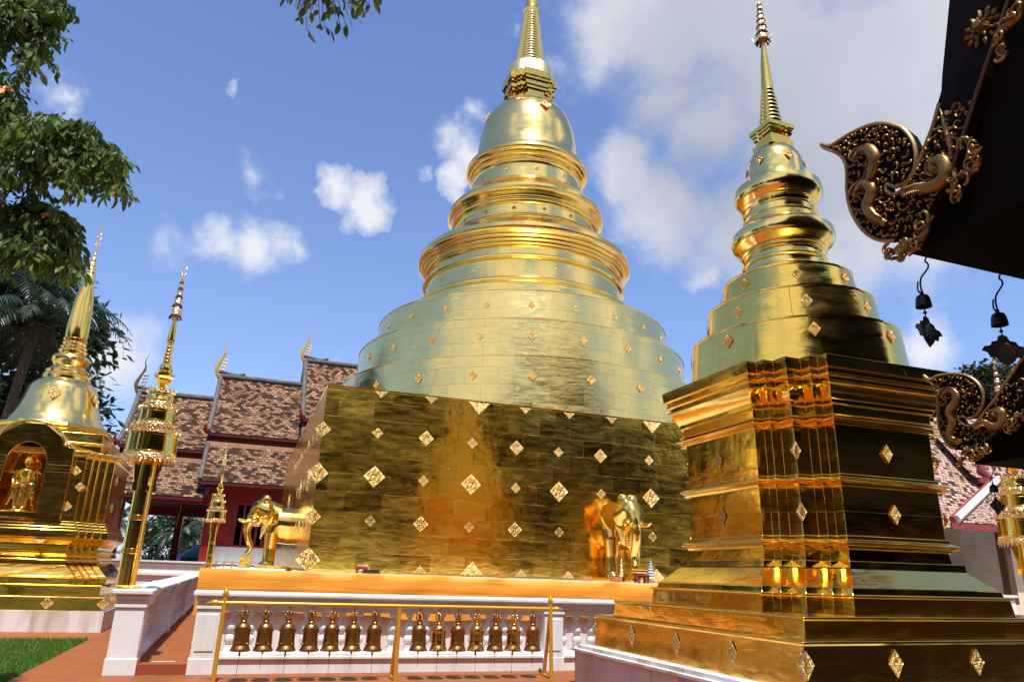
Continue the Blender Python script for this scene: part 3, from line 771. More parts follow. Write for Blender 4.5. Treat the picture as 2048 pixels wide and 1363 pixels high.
chedi_part(near, [(dd(1.195), 3.54), (dd(1.235), 3.545), (dd(1.24), 3.57)]+rollp(1.235, 3.575, 3.635, .08)+rollp(1.225, 3.64, 3.68, .05)+[(dd(1.21), 3.685), (dd(1.225), 3.80), (dd(1.255), 3.81), (dd(1.26), 3.865), (dd(1.275), 3.87),
    (dd(1.29), 3.91), (dd(1.33), 3.99), (dd(1.375), 4.04), (dd(1.39), 4.05), (dd(1.39), 4.075), (dd(1.345), 4.08), (dd(1.35), 4.14), (dd(1.40), 4.145), (dd(1.405), 4.17), (dd(1.37), 4.175), (dd(1.38), 4.24), (dd(1.43), 4.245), (dd(1.445), 4.40), (dd(.9), 4.42)], PLN, 'cornice', 'gold_body')
def rdrum(root, r0, r1, z0, z1, rin, nm='drum', mt='gold_body', n=72):
    d = MB(); d.lathe([(r0, z0), (r1, z1-.025), (r1+.012, z1-.022), (r1+.012, z1), (rin, z1+.03)], n); d.build(nm, mt, root, 30)
rdrum(near, 1.60, 1.53, 4.36, 5.12, 1.2); rdrum(near, 1.31, 1.25, 5.12, 5.69, .95); rdrum(near, 1.06, .985, 5.69, 6.16, .6)
def rring(root, prof, nm='moulded_ring', n=72, mt='gold_ring', sm=28):
    d = MB(); d.lathe(prof, n); return d.build(nm, mt, root, sm)
def rl(r, z0, z1, w_, k=5): return [(r+w_*math.sin(PI*i/k), z0+(z1-z0)*i/k) for i in range(k+1)]
rring(near, [(.72, 6.12), (.69, 6.24)]+rl(.66, 6.26, 6.34, .04)+[(.64, 6.35), (.63, 6.42)]+rl(.63, 6.44, 6.52, .04)+[(.61, 6.53), (.60, 6.60)]+rl(.61, 6.62, 6.66, .03)+rl(.63, 6.67, 6.72, .04)+
      [(.66, 6.73), (.70, 6.78), (.76, 6.82), (.80, 6.87), (.815, 6.93), (.80, 7.04), (.70, 7.14), (.60, 7.19), (.57, 7.21)])
rring(near, [(.60, 7.17), (.59, 7.28)]+rl(.57, 7.29, 7.34, .03)+[(.56, 7.35), (.56, 7.42)]+rl(.56, 7.44, 7.48, .03)+[(.55, 7.49), (.56, 7.53)]+rl(.57, 7.54, 7.58, .03)+[(.60, 7.60), (.66, 7.66), (.70, 7.72), (.71, 7.78), (.69, 7.90), (.58, 7.98), (.48, 8.02)])
d = MB(); d.lathe([(.50, 8.0), (.47, 8.06), (.465, 8.2), (.455, 8.35), (.43, 8.47), (.38, 8.58), (.31, 8.66), (.2, 8.70), (.1, 8.71)], 64); d.build('bell_dome', 'gold_ring', near, 50)
h = MB()
for z0, z1, e in ((8.68, 8.80, .235), (8.80, 8.83, .20), (8.83, 8.92, .19), (8.92, 8.96, .225), (8.96, 8.99, .20), (8.99, 9.04, .235), (9.04, 9.11, .262)): h.loft([(square(e), z0), (square(e+.008), z1)])
h.build('stepped_throne', 'gold_body', near)
pr = []
for i in range(10):
    z0 = 9.11+.84*i/10; dz = .084; r0 = .205-.105*i/10; pr += [(r0-.022, z0), (r0, z0+dz*.3), (r0+.003, z0+dz*.55), (r0-.004, z0+dz*.85), (r0-.024, z0+dz*.98)]
rring(near, pr, 'ringed_spire', 40, 'gold_ring', 60)
rring(near, [(.103, 9.94), (.10, 10.05), (.072, 10.5), (.03, 10.98), (.028, 11.05)], 'spire_tip', 32, 'gold_smooth', 40)
lx, ly = -.16, 0
def crown_tiers(root, c, tiers, s=1.0, mt='gold_relief', flames=True):
    """gilded tiers with red tassels under each, and a leafed rod on top; tiers = [(z, radius, height)]"""
    for (z, r, hgt) in tiers:
        d = MB(); d.lathe([(r*.96, z), (r, z+hgt*.2), (r*.93, z+hgt*.8), (r*.7, z+hgt), (r*.4, z+hgt*1.02)], 20, (c[0], c[1], 0)); d.build('crown_tier', mt, root, 35)
        d = MB()
        for j in range(10):
            a = 2*PI*j/10; x, y = c[0]+r*.86*math.cos(a), c[1]+r*.86*math.sin(a)
            d.tube([(x, y, z+hgt*.1), (x+.35*r*math.cos(a), y+.35*r*math.sin(a), z-hgt*.55)], [r*.13, r*.22], 5)
        d.build('tassel', 'tassel_red', root)
def lean_rod(root, pts, rad, nm='spire_rod'):
    d = MB(); d.tube(pts, rad, 10); d.build(nm, 'gold_smooth', root, 40)
lean_rod(near, [(0, 0, 10.95), (0, 0, 11.4), (0, 0, 12.9)], [.028, .022, .006])
crown_tiers(near, (0, 0), [(11.02, .105, .12), (11.19, .088, .10), (11.34, .074, .09), (11.48, .062, .08), (11.60, .052, .07), (11.71, .044, .06), (11.82, .036, .06)])
d = MB()
for j in range(8):
    a = 2*PI*j/8; d.tube([(.10*math.cos(a), .10*math.sin(a), 11.0), (.15*math.cos(a), .15*math.sin(a), 11.03), (.17*math.cos(a), .17*math.sin(a), 11.09)], [.014, .010, .002], 5)
d.build('crown_flame', 'gold_relief', near)
# diamonds: body walls, corners, base, drums
def nd(x, y, z, s, rz=0, hh=None, tilt=0): diamond(near, (x, y, z), s, hh or s*1.45, rz, tilt)
a_up = PLN[0]
for z in (2.44, 3.22):
    s = .09
    nd(0, -a_up-.012, z, s); nd(-a_up-.012, 0, z, s, -PI/2); nd(a_up+.012, 0, z, s, PI/2)
    e = 1.195+.004
    for rz, x, y in ((0, -e, -e-.008), (-PI/2, -e-.008, -e), (0, e, -e-.008), (PI/2, e+.008, -e), (-PI/2, -e-.008, e), (PI, -e, e+.008)): nd(x, y, z, .085, rz)
for i in range(-2, 3):
    nd(i*1.17, -2.355-.006, .80, .10); nd(-2.355-.006, i*1.17, .80, .10, -PI/2)
def near_dia(z, r, cnt, s, ph, tilt=0):
    for i in range(cnt):
        a = math.atan2(-NY, -NX)+ph+2*PI*i/cnt
        diamond(near, ((r+.008)*math.cos(a), (r+.008)*math.sin(a), z), s, s*1.3, a+PI/2, tilt)
near_dia(4.90, 1.56, 8, .085, R_(-34)); near_dia(5.42, 1.275, 8, .085, R_(-34)); near_dia(5.95, 1.02, 8, .08, R_(-36)); near_dia(8.33, .455, 6, .075, R_(30), R_(-14))
b = MB(); b.box((-.06, -.03, 0), (.06, .03, .045)); b.tube([(-.02, -.045, .024), (-.02, -.0, .024)], .018, 10)
b.box((-.07, -.035, .045), (.07, .035, .052))
sp = b.build('spotlight', 'brass_aged'); sp.location = (8.9, 6.68, 1.232); 
tag(sp, 'small spotlight lamp resting on a dark gold step of the nearest chedi', 'lamp')

# ------------------------------------------------------------------ far chedi with the niche (left of the view)
FX, FY = -5.07, 22.40
far = empty('golden_chedi', (FX, FY, 0), 0, 'golden chedi with an arched niche holding a standing figure, left of the golden pole', 'chedi')
pl = MB(); pl.box((-2.36, -2.36, 0), (2.36, 2.36, .455)); pl.build('plinth', 'white_plinth', far)
b = MB(); b.loft([(square(2.30), .455), (square(2.30), .74), (square(2.32), .745), (square(2.32), .76), (square(2.0), .765)]); bevel_flat(b.build('base_step', 'gold_body', far, 22), .010)
b = MB(); b.loft([(square(2.16), .76), (square(2.16), 1.0), (square(2.18), 1.005), (square(2.18), 1.02), (square(1.6), 1.025)]); bevel_flat(b.build('base_step', 'gold_body', far, 22), .010)
PF = (1.80, .16, 1.22, 1.36)
def fpart(prof, nm): return chedi_part(far, prof, PF, nm, 'gold_body')
fpart([(.34, 1.02), (.34, 1.17), (.36, 1.175), (.36, 1.20), (.33, 1.205)], 'base_step')
fpart([(.33, 1.205), (.03, 1.50)], 'sloped_course')
fpart([(.10, 1.50), (.10, 1.56), (.02, 1.565), (.02, 1.64), (.05, 1.645), (-.02, 1.73), (.05, 1.74), (.05, 1.79), (-.02, 1.80), (.0, 1.88), (.08, 1.97), (.17, 2.05), (.19, 2.06), (.19, 2.24), (.15, 2.245), (.15, 2.31), (.11, 2.315), (.11, 2.38), (.06, 2.385), (.06, 2.45), (.0, 2.455)], 'base_moulding')
bw_ = fpart([(.0, 2.45), (.0, 4.0), (.05, 4.02), (.06, 4.05), (.03, 4.06), (.03, 4.09), (.07, 4.10), (.07, 4.14)], 'body_wall')
fpart([(.07, 4.14), (.05, 4.16), (-.30, 4.30), (-.5, 4.31)], 'cornice')
b = MB(); b.loft([(square(1.46), 4.14), (square(1.46), 4.34), (square(1.52), 4.345), (square(1.53), 4.40), (square(1.46), 4.405), (square(1.44), 4.66), (square(1.0), 4.68)]); bevel_flat(b.build('cornice', 'gold_body', far, 22), .010)
# arched porch standing out from the front face, with the niche cut into it
bm_ = bmesh.new(); bm_.from_mesh(bw_.data)
bmesh.ops.delete(bm_, geom=[f for f in bm_.faces if f.normal.y < -.9 and abs(f.calc_center_median().x) < .1 and 3.0 < f.calc_center_median().z < 3.5], context='FACES_ONLY')
bm_.to_mesh(bw_.data); bm_.free()
for s_ in (-1, 1):
    pn = MB(); pn.quad(*[(s_*x, -1.80, z) for x, z in (((.93, 2.45), (1.22, 2.45), (1.22, 4.0), (.93, 4.0)) if s_ > 0 else ((1.22, 2.45), (.93, 2.45), (.93, 4.0), (1.22, 4.0)))])
    pn.build('wall_panel', 'gold_body', far)
yF = -1.80; NW = .43; HWp = .98
arch = [( -NW, 2.62)]+[(-NW, 3.7)]+[(-NW*math.cos(PI*i/14), 3.72+.55*math.sin(PI*i/14)) for i in range(15)]+[(NW, 3.7), (NW, 2.62)]
b = MB()
outer = [(-HWp, 2.46), (-HWp, 4.16), (-HWp+.10, 4.20)]+[(-.70*math.cos(PI*i/10), 4.24+.52*math.sin(PI*i/10)) for i in range(11)]+[(HWp-.10, 4.20), (HWp, 4.16), (HWp, 2.46)]
# front ring between arch and outer outline, triangulated strip by equal parameter
def resample(pts, n):
    L = [0]
    for p, q in zip(pts, pts[1:]): L.append(L[-1]+math.hypot(q[0]-p[0], q[1]-p[1]))
    out = []
    for i in range(n+1):
        t = L[-1]*i/n; out.append((float(np.interp(t, L, [p[0] for p in pts])), float(np.interp(t, L, [p[1] for p in pts]))))
    return out
A_, O_ = resample(arch, 48), resample(outer, 48); yo = yF-.16
for i in range(48):
    a, a2, o, o2 = A_[i], A_[i+1], O_[i], O_[i+1]
    b.quad((a[0], yo, a[1]), (a2[0], yo, a2[1]), (o2[0], yo, o2[1]), (o[0], yo, o[1]))
    b.quad((o[0], yo, o[1]), (o2[0], yo, o2[1]), (o2[0], yF+.02, o2[1]), (o[0], yF+.02, o[1]))
    b.quad((a2[0], yo, a2[1]), (a[0], yo, a[1]), (a[0]*.8, yo+.62, a[1]), (a2[0]*.8, yo+.62, a2[1]))
b.quad((-HWp, yo, 2.46), (HWp, yo, 2.46), (NW, yo, 2.62), (-NW, yo, 2.62)); b.quad((-NW, yo, 2.62), (NW, yo, 2.62), (NW*.8, yo+.62, 2.62), (-NW*.8, yo+.62, 2.62))
bevel_flat(b.build('niche_porch', 'gold_body', far, 22), .010)
b = MB(); b.face([b.vert((x*.8, yo+.62, z)) for x, z in A_]); b.build('niche_back', 'gold_smooth', far)
b = MB()
for i in range(2, 9): b.tube([(O_[i*4+2][0]*1.0, yo-.0, O_[i*4+2][1]), (O_[i*4+6][0], yo-.0, O_[i*4+6][1])], .022, 6)
b.tube([(-.72, yo-.01, 4.26)]+[(-.72*math.cos(PI*i/12), yo-.01, 4.26+.54*math.sin(PI*i/12)) for i in range(13)], .03, 8)
b.build('arch_moulding', 'gold_ring', far, 50)
for s_ in (-1, 1):
    b = MB()
    for k, (dz, w_) in enumerate(((3.62, .03), (3.70, .045), (3.79, .035), (3.86, .05))):
        b.box((s_*.72-.26, yo-.05-w_, dz-.03), (s_*.72+.26, yo+.02, dz+.03))
    b.build('capital', 'gold_ring', far)
for s_ in (-1, 1):
    b = MB(); b.tube([(s_*.78, yo-.02, 4.30), (s_*.78, yo+.02, 4.30)], [.055, .06], 14); b.tube([(s_*.78, yo-.04, 4.30), (s_*.78, yo-.01, 4.30)], .025, 10); b.build('rosette', 'gold_relief', far, 40)
for (x, z, s) in ((.40+.66, 3.66, .13), (1.22, 3.28, .12), (.36+.66, 2.80, .13), (-1.06, 3.66, .13), (-1.06, 2.80, .13)): diamond(far, (x, -1.80-.012, z), s)
for x in (-.66, .46): diamond(far, (x+.2, -1.97, 2.0), .16, .11, 0, R_(-45))
for i in (-2, -1, 0, 1, 2): diamond(far, (i*1.15, -2.305, .61), .14)
for z in (2.9, 3.6): diamond(far, (1.81, -.5, z), .13, None, PI/2)
diamond(far, (2.305, -2.0, .61), .13, None, PI/2)
oct_ = lambda r: [(r*math.cos(PI/8+i*PI/4), r*math.sin(PI/8+i*PI/4)) for i in range(8)]
b = MB(); b.loft([(oct_(1.42), 4.64), (oct_(1.42), 4.74), (oct_(1.49), 4.76), (oct_(1.51), 4.84), (oct_(1.42), 4.86), (oct_(1.40), 4.92), (oct_(1.3), 4.95)]); bevel_flat(b.build('octagon_base', 'gold_body', far, 22), .010)
rring(far, [(1.24, 4.93), (1.12, 5.12), (1.02, 5.32), (.94, 5.55), (.885, 5.75), (.84, 5.95), (.76, 6.1), (.62, 6.22), (.45, 6.26)], 'bell_dome', 64, 'gold_ring', 50)
rring(far, [(.60, 6.22), (.60, 6.30)]+rl(.56, 6.31, 6.39, .03)+[(.54, 6.41), (.56, 6.47), (.52, 6.52), (.44, 6.56), (.40, 6.62), (.43, 6.70), (.47, 6.76), (.48, 6.84), (.44, 6.92), (.36, 6.97), (.33, 7.0)]+rl(.33, 7.02, 7.12, .04)+rl(.30, 7.14, 7.22, .04)+[(.28, 7.24)]+rl(.28, 7.26, 7.34, .03)+[(.24, 7.38)])
rring(far, [(.24, 7.34), (.30, 7.36), (.31, 7.42), (.275, 7.45), (.29, 7.6), (.285, 7.8), (.262, 8.2), (.235, 8.6), (.17, 9.0), (.12, 9.2), (.06, 9.22)], 'spire_tip', 40, 'gold_smooth', 40)
for (z, r, hgt) in ((9.18, .145, .26), (9.48, .105, .18), (9.70, .08, .13), (9.87, .062, .10), (10.02, .045, .10)):
    d = MB(); d.lathe([(r, z), (r*.95, z+hgt), (r*.3, z+hgt+.02)], 24); d.build('crown_tier', 'gold_relief', far, 40)
lean_rod(far, [(0, 0, 9.1), (0, 0, 10.3), (0, 0, 11.05)], [.035, .02, .006])
d = MB()
for z in (10.35, 10.52, 10.68):
    for a in (0.3, 2.4, 4.5): d.tube([(0, 0, z), (.05*math.cos(a), .05*math.sin(a), z+.03), (.07*math.cos(a), .07*math.sin(a), z+.09)], [.008, .016, .002], 5)
d.build('crown_leaf', 'gold_relief', far)
for a_, zt in ((R_(-90), 5.72), (R_(-18), 5.72)):
    diamond(far, (.93*math.cos(a_), .93*math.sin(a_), zt), .16, .20, a_+PI/2, R_(-16))
# standing figure in the niche
fig = blob_mesh('statue', [ell((0, 0, 1.16), (.105, .115, .135)), ell((0, 0, 1.305), (.055, .055, .06)), tb([(0, 0, 1.33), (0, 0, 1.40)], [.03, .008]), ell((-.108, .01, 1.15), (.016, .03, .06)), ell((.108, .01, 1.15), (.016, .03, .06)),
    ell((0, -.112, 1.15), (.018, .022, .03)), tb([(0, .01, .98), (0, .0, 1.08)], [.062, .055]), tb([(0, 0, .60), (0, 0, .78), (0, 0, .93), (0, 0, 1.0)], [.125, .145, .19, .09]),
    tb([(-.17, 0, .93), (-.235, -.02, .70), (-.20, -.13, .56)], [.062, .052, .042]), tb([(.17, 0, .93), (.235, -.0, .66), (.225, -.03, .42)], [.062, .052, .04]), ell((-.18, -.17, .565), (.035, .05, .06)), ell((.225, -.035, .36), (.03, .035, .07)),
    tb([(-.085, 0, .62), (-.085, 0, .32), (-.08, 0, .06)], [.10, .085, .07]), tb([(.085, 0, .62), (.085, 0, .32), (.08, 0, .06)], [.10, .085, .07]), tb([(-.18, .02, .70), (-.24, .02, .3), (-.26, .0, .12)], [.06, .055, .03]), tb([(.18, .02, .70), (.24, .02, .3), (.26, .0, .12)], [.06, .055, .03]),
    ell((-.08, -.06, .03), (.055, .12, .04)), ell((.08, -.06, .03), (.055, .12, .04)), tb([(0, 0, -.03), (0, 0, .02)], [.26, .24])], .018, 3, 'gold_smooth')
so_ = mesh_obj('standing_statue', fig); so_.location = (FX+.0, FY+yo+.27, 2.65); so_.scale = (1.02, 1, 1.02)
tag(so_, 'golden standing statue with hand raised inside the arched niche', 'statue')

# ------------------------------------------------------------------ golden parasol poles
def chat_pole(loc, s, label, tall=True, rings=True):
    rt = empty('parasol_pole', loc, 0, label, 'pole', 'golden tiered parasol poles')
    def B(mb, nm, mt='gold_smooth', sm=40): return mb.build(nm, mt, rt, sm)
    def S(prof, n=40): 
        m_ = MB(); m_.lathe([(r*s, z*s) for r, z in prof], n); return m_
    B(S([(.135, 0), (.13, 2.2)]), 'shaft')
    for z in (.55, 1.05): B(S(rl(.128, z-.045, z-.015, .016)+rl(.128, z-.015, z+.015, .016)+rl(.128, z+.015, z+.045, .016)), 'shaft_ring')
    for j in range(4):                     # curved brackets under the lowest tier
        a = 2*PI*j/4+.5; m_ = MB(); c_, sn = math.cos(a), math.sin(a)
        prof = [(.13, 1.45), (.155, 1.47), (.19, 1.46), (.185, 1.54), (.17, 1.60), (.185, 1.68), (.20, 1.80), (.25, 1.95), (.26, 2.05), (.13, 2.05)]
        pts = [(r*c_*s+.014*sn*s, r*sn*s-.014*c_*s, z*s) for r, z in prof]; m_.prism(pts, (-.028*sn*s, .028*c_*s, 0)); m_.build('bracket', 'gold_smooth', rt)
    def tier(r, z0, z1, fringe_up, fringe_dn):
        B(S([(r*.60, z0+.01), (r*.995, z0), (r*1.02, z0+.012), (r*1.02, z0+.03), (r, z0+.035), (r*.975, z1-.035), (r*.995, z1-.03), (r*.995, z1), (r*.5, z1+.01)], 56), 'parasol_tier')
        for up, ln in ((1, fringe_up), (-1, fringe_dn)):
            if not ln: continue
            m_ = MB(); n = max(18, int(r*90)); rr_ = r*1.01*s
            for i in range(n):
                a0, a1 = 2*PI*i/n, 2*PI*(i+1)/n; am = (a0+a1)/2; zb = (z1 if up > 0 else z0)*s
                lo = [(rr_*math.cos(q), rr_*math.sin(q), zb) for q in (a0, am, a1)]
                hb = [(rr_*1.005*math.cos(q), rr_*1.005*math.sin(q), zb+up*ln*.45*s) for q in (a0, a1)]
                tp = (rr_*1.03*math.cos(am), rr_*1.03*math.sin(am), zb+up*ln*s)
                ids = [m_.vert(p) for p in (lo[0], lo[2], hb[1], tp, hb[0])]; m_.face(ids if up > 0 else ids[::-1])
                m_.tube([((rr_+.004*s)*math.cos(am), (rr_+.004*s)*math.sin(am), zb+up*ln*.15*s), ((rr_+.02*s)*math.cos(am), (rr_+.02*s)*math.sin(am), zb+up*ln*.6*s)], [.012*s, .004*s], 5)
            m_.build('leaf_fringe', 'gold_relief', rt)
    tier(.385, 2.04, 2.36, .10, .15); tier(.272, 2.55, 2.76, .10, .09); tier(.208, 2.90, 3.04, .09, .08)
    hx = lambda r: [(r*s*math.cos(i*PI/3), r*s*math.sin(i*PI/3)) for i in range(6)]
    m_ = MB(); m_.loft([(hx(.05), 3.0*s), (hx(.05), 3.14*s), (hx(.10), 3.22*s), (hx(.115), 3.30*s), (hx(.155), 3.33*s), (hx(.155), 3.38*s), (hx(.09), 3.41*s)]); B(m_, 'lotus_capital', 'gold_smooth', 20)
    pr = [(.07, 3.38), (.10, 3.42), (.105, 3.48), (.085, 3.54), (.05, 3.56)]
    for k, r in enumerate((.068, .064, .060, .056, .052)): pr += rl(r-.02, 3.57+k*.062, 3.63+k*.062, .022)
    B(S(pr+[(.035, 3.89), (.055, 3.92), (.055, 3.95), (.04, 3.98)]), 'ring_stack')
    B(S([(.06, 3.97), (.058, 4.05), (.035, 4.32), (.028, 4.42)]), 'spire_tip')
    m_ = MB(); m_.tube([(0, 0, 4.4*s), (0, 0, 5.42*s)], [.014*s, .005*s], 6); B(m_, 'spire_rod')
    for (z, r, hgt) in ((4.42, .082, .15), (4.62, .062, .12), (4.78, .045, .10), (4.92, .036, .08), (5.04, .028, .07)):
        d = MB(); d.lathe([(r*.96*s, z*s), (r*s, (z+hgt*.25)*s), (r*.92*s, (z+hgt*.85)*s), (r*.3*s, (z+hgt)*s)], 16); d.build('crown_tier', 'gold_relief', rt, 35)
        d = MB()
        for j in range(8):
            a = 2*PI*j/8+.3*r*50; x, y = r*.85*math.cos(a), r*.85*math.sin(a)
            d.tube([(x*s, y*s, (z+.01)*s), (x*1.3*s, y*1.3*s, (z-hgt*.3)*s), (x*1.5*s, y*1.5*s, (z-hgt*.45)*s)], [r*.16*s, r*.24*s, r*.10*s], 5)
        d.build('tassel', 'tassel_red' if tall else 'gold_relief', rt)
    d = MB()
    for z in (5.17, 5.28):
        for a in (.3, 2.4, 4.5): d.tube([(0, 0, z*s), (.028*math.cos(a)*s, .028*math.sin(a)*s, (z+.01)*s), (.046*math.cos(a)*s, .046*math.sin(a)*s, (z+.06)*s)], [.005*s, .012*s, .002*s], 5)
    d.build('crown_leaf', 'gold_relief', rt)
    return rt
chat_pole((-1.535, 12.95, 1.19), 1.0, 'tall golden parasol pole with red tassels standing on the white balustrade pillar')
chat_pole((-.475, 15.35, ZP), .445, 'small golden parasol pole at the corner of the saffron cloth', False)
chat_pole((12.62, 9.0, .42), 1.0, 'golden parasol pole in front of the white walled hall, beyond the nearest chedi')
# gold cord and white blossoms lying at the pole's foot
gl = MB(); r8 = random.Random(8)
for k in range(3): gl.tube(spline([(-1.66+.12*k, 12.72, 1.215), (-1.60+.1*k, 12.70, 1.235), (-1.50+.08*k, 12.69, 1.225), (-1.38+.05*k, 12.70, 1.24), (-1.32, 12.72, 1.215)], 5), .012, 6)
g_o = gl.build('garland', 'gold_paint', None, 60); tag(g_o, 'yellow cord garland with white blossoms at the foot of the tall golden pole', 'garland')
bl = MB()
for k in range(7): bl.lathe([(.0, -.014), (.016, -.004), (.017, .008), (.0, .018)], 8, (-1.36+.022*k, 12.70+.01*(k % 2), 1.222))
bl.build('blossom', 'white_wall', g_o, 50)
bl = MB()
for k in range(9):
    a = k*.7; bl.quad((-1.72, 12.72, 1.21), (-1.72+.05*math.cos(a), 12.72+.03*math.sin(a), 1.225), (-1.72+.09*math.cos(a), 12.72+.05*math.sin(a), 1.24), (-1.72+.06*math.cos(a+.5), 12.72+.03*math.sin(a+.5), 1.245))
bl.build('leaf', 'leaf_dark', g_o)

# ------------------------------------------------------------------ elephants growing out of the square base
def elephant(loc, rz, label):
    rt = empty('elephant_statue', loc, rz, label, 'statue', 'golden elephants on the square base')
    parts = [tb([(0, .25, 1.30), (0, -.2, 1.30), (0, -.62, 1.32), (0, -.80, 1.36)], [.54, .56, .54, .40], 24),
             tb([(0, -.6, 1.55), (0, -.95, 1.72), (0, -1.12, 1.78)], [.42, .36, .30], 18),
             ell((0, -1.08, 1.78), (.30, .30, .30)), ell((-.13, -.99, 2.05), (.15, .17, .17)), ell((.13, -.99, 2.05), (.15, .17, .17)),
             tb([(0, -1.10, 1.88), (0, -1.27, 1.68), (0, -1.36, 1.48), (0, -1.41, 1.34)], [.24, .20, .16, .13], 18),
             tb(spline([(0, -1.30, 1.50), (0, -1.42, 1.30), (0, -1.44, 1.08), (0, -1.37, .84), (0, -1.28, .66), (0, -1.31, .50), (0, -1.40, .40)], 4), lerp_list([.17, .135, .115, .10, .088, .075, .06], 25), 16),
             ell((-.19, -1.28, 1.44), (.10, .14, .10)), ell((.19, -1.28, 1.44), (.10, .14, .10)),
             tb([(0, -1.10, 1.50), (0, -1.20, 1.38), (0, -1.28, 1.36)], [.20, .17, .12], 14)]
    for s_ in (-1, 1):
        parts += [tb([(s_*.30, -.62, 1.30), (s_*.32, -.70, 1.05), (s_*.32, -.71, .60), (s_*.32, -.71, .18), (s_*.32, -.73, .10)], [.25, .22, .175, .175, .21], 18),
                  ell((s_*.32, -.76, .13), (.20, .22, .10))]
    me = blob_mesh('elephant_body', parts, .026, 6, 'gold_smooth')
    mesh_obj('body', me, rt)
    for s_ in (-1, 1):
        m_ = MB(); pts = spline([(s_*.19, -1.32, 1.44), (s_*.22, -1.48, 1.39), (s_*.25, -1.63, 1.40), (s_*.26, -1.74, 1.44)], 4); m_.tube(pts, lerp_list([.055, .05, .042, .022], len(pts)), 12); m_.build('tusk', 'gold_smooth', rt, 60)
        m_ = MB(); out = [(.20, 1.92), (.34, 2.0), (.50, 1.97), (.62, 1.86), (.64, 1.68), (.60, 1.50), (.50, 1.34), (.40, 1.28), (.34, 1.36), (.30, 1.50), (.22, 1.6)]
        out = [(v.x, v.y) for v in spline([(a, b_, 0) for a, b_ in out], 3)]
        fr = [(s_*x, -.96+(x-.2)*.40, z) for x, z in out]; m_.prism(fr, (s_*.02, .05, 0)); m_.build('ear', 'gold_smooth', rt, 30)
        m_ = MB(); m_.lathe([(.0, -.03), (.035, -.01), (.03, .02), (.0, .03)], 12, (s_*.235, -1.20, 1.72)); m_.build('eye', 'gold_relief', rt, 60)
    m_ = MB()
    for k in range(7): m_.tube(spline([(-.36+.02*k, -.82, 1.46-.03*k), (-.18, -.99-.004*k, 1.20-.05*k+.06), (0, -1.02, 1.14-.05*k+.06), (.18, -.99-.004*k, 1.20-.05*k+.06), (.36-.02*k, -.82, 1.46-.03*k)], 4), .022, 6)
    m_.build('neck_fold', 'gold_smooth', rt, 60)
    m_ = MB(); m_.box((-.62, -1.10, 0), (.62, .1, .105)); bevel_flat(m_.build('foot_slab', 'gold_body', rt), .012)
    m_ = MB(); m_.box((-.24, -1.60, 0), (.24, -1.23, .10)); m_.box((-.17, -1.55, .10), (.17, -1.20, .15)); m_.box((-.15, -1.52, .15), (.15, -1.23, .24)); m_.box((-.20, -1.57, .24), (.20, -1.18, .30)); m_.box((-.23, -1.60, .30), (.23, -1.15, .345)); bevel_flat(m_.build('trunk_stand', 'gold_body', rt), .012)
    return rt
elephant((9.52, DM+.30, ZP), 0, 'golden elephant facing the bells, emerging from the front wall of the great chedi')
e2 = elephant((AX-HW+.08, 24.6, ZP), -PI/2, 'golden elephant seen in profile, emerging from the left side wall')
# ------------------------------------------------------------------ tiled hall behind (left)
def slope_uv(mb, a, b, c, d):              # a,b lower edge; c,d upper edge (a under d)
    a, b, c, d = map(Vector, (a, b, c, d)); L = ((d-a).length); W = (b-a).length
    off = a.x+a.z*.37
    mb.quad(a, b, c, d, [(off, 0), (off+W, 0), (off+W, L), (off, L)])
def finial_chofa(root, base, h, mt, mirror=1, lean=-.25):
    """slender curling roof-ridge finial"""
    b = MB(); x, y, z = base; s = h
    pts = spline([(x-.02*s, y, z-.22*s), (x-.10*s, y, z-.02*s), (x-.13*s, y, z+.15*s), (x-.06*s, y, z+.36*s), (x+.0*s, y, z+.50*s), (x+.02*s, y, z+.62*s), (x-.01*s, y, z+.74*s), (x+.015*s, y, z+.86*s), (x+.05*s, y, z+1.0*s)], 4)
    rad = lerp_list([.03, .075, .085, .07, .05, .055, .035, .022, .012, .004], len(pts)); b.tube(pts, [r*s*.58 for r in rad], 10)
    for k in range(5):
        zz = z+(.02+.09*k)*s; xx = x+(.0+.012*k)*s
        b.tube([(xx-.04*s, y, zz), (xx+.06*s, y, zz+.0), (xx+.10*s, y, zz+.05*s)], [.028*s, .016*s, .003*s], 6)
    return b.build('roof_finial', mt, root, 60)
ub = empty('temple_hall', (0, 44, 0), 0, 'red walled temple hall with three stepped tiers of brown tiled roofs behind the chedis', 'hall')
def UB(mb, nm, mt, sm=None): return mb.build(nm, mt, ub, sm, True)
SEC = [  # x of the gable end, x of the far end, ridge z, upper eave z, band z, lower top z, lower eave z
    (-6.28, -1.9, 10.5, 7.07, 6.75, 6.5, 4.56),
    (-2.26, 2.7, 11.9, 8.03, 7.72, 7.45, 5.37),
    (2.35, 9.5, 13.45, 9.22, 8.9, 8.62, 6.05)]
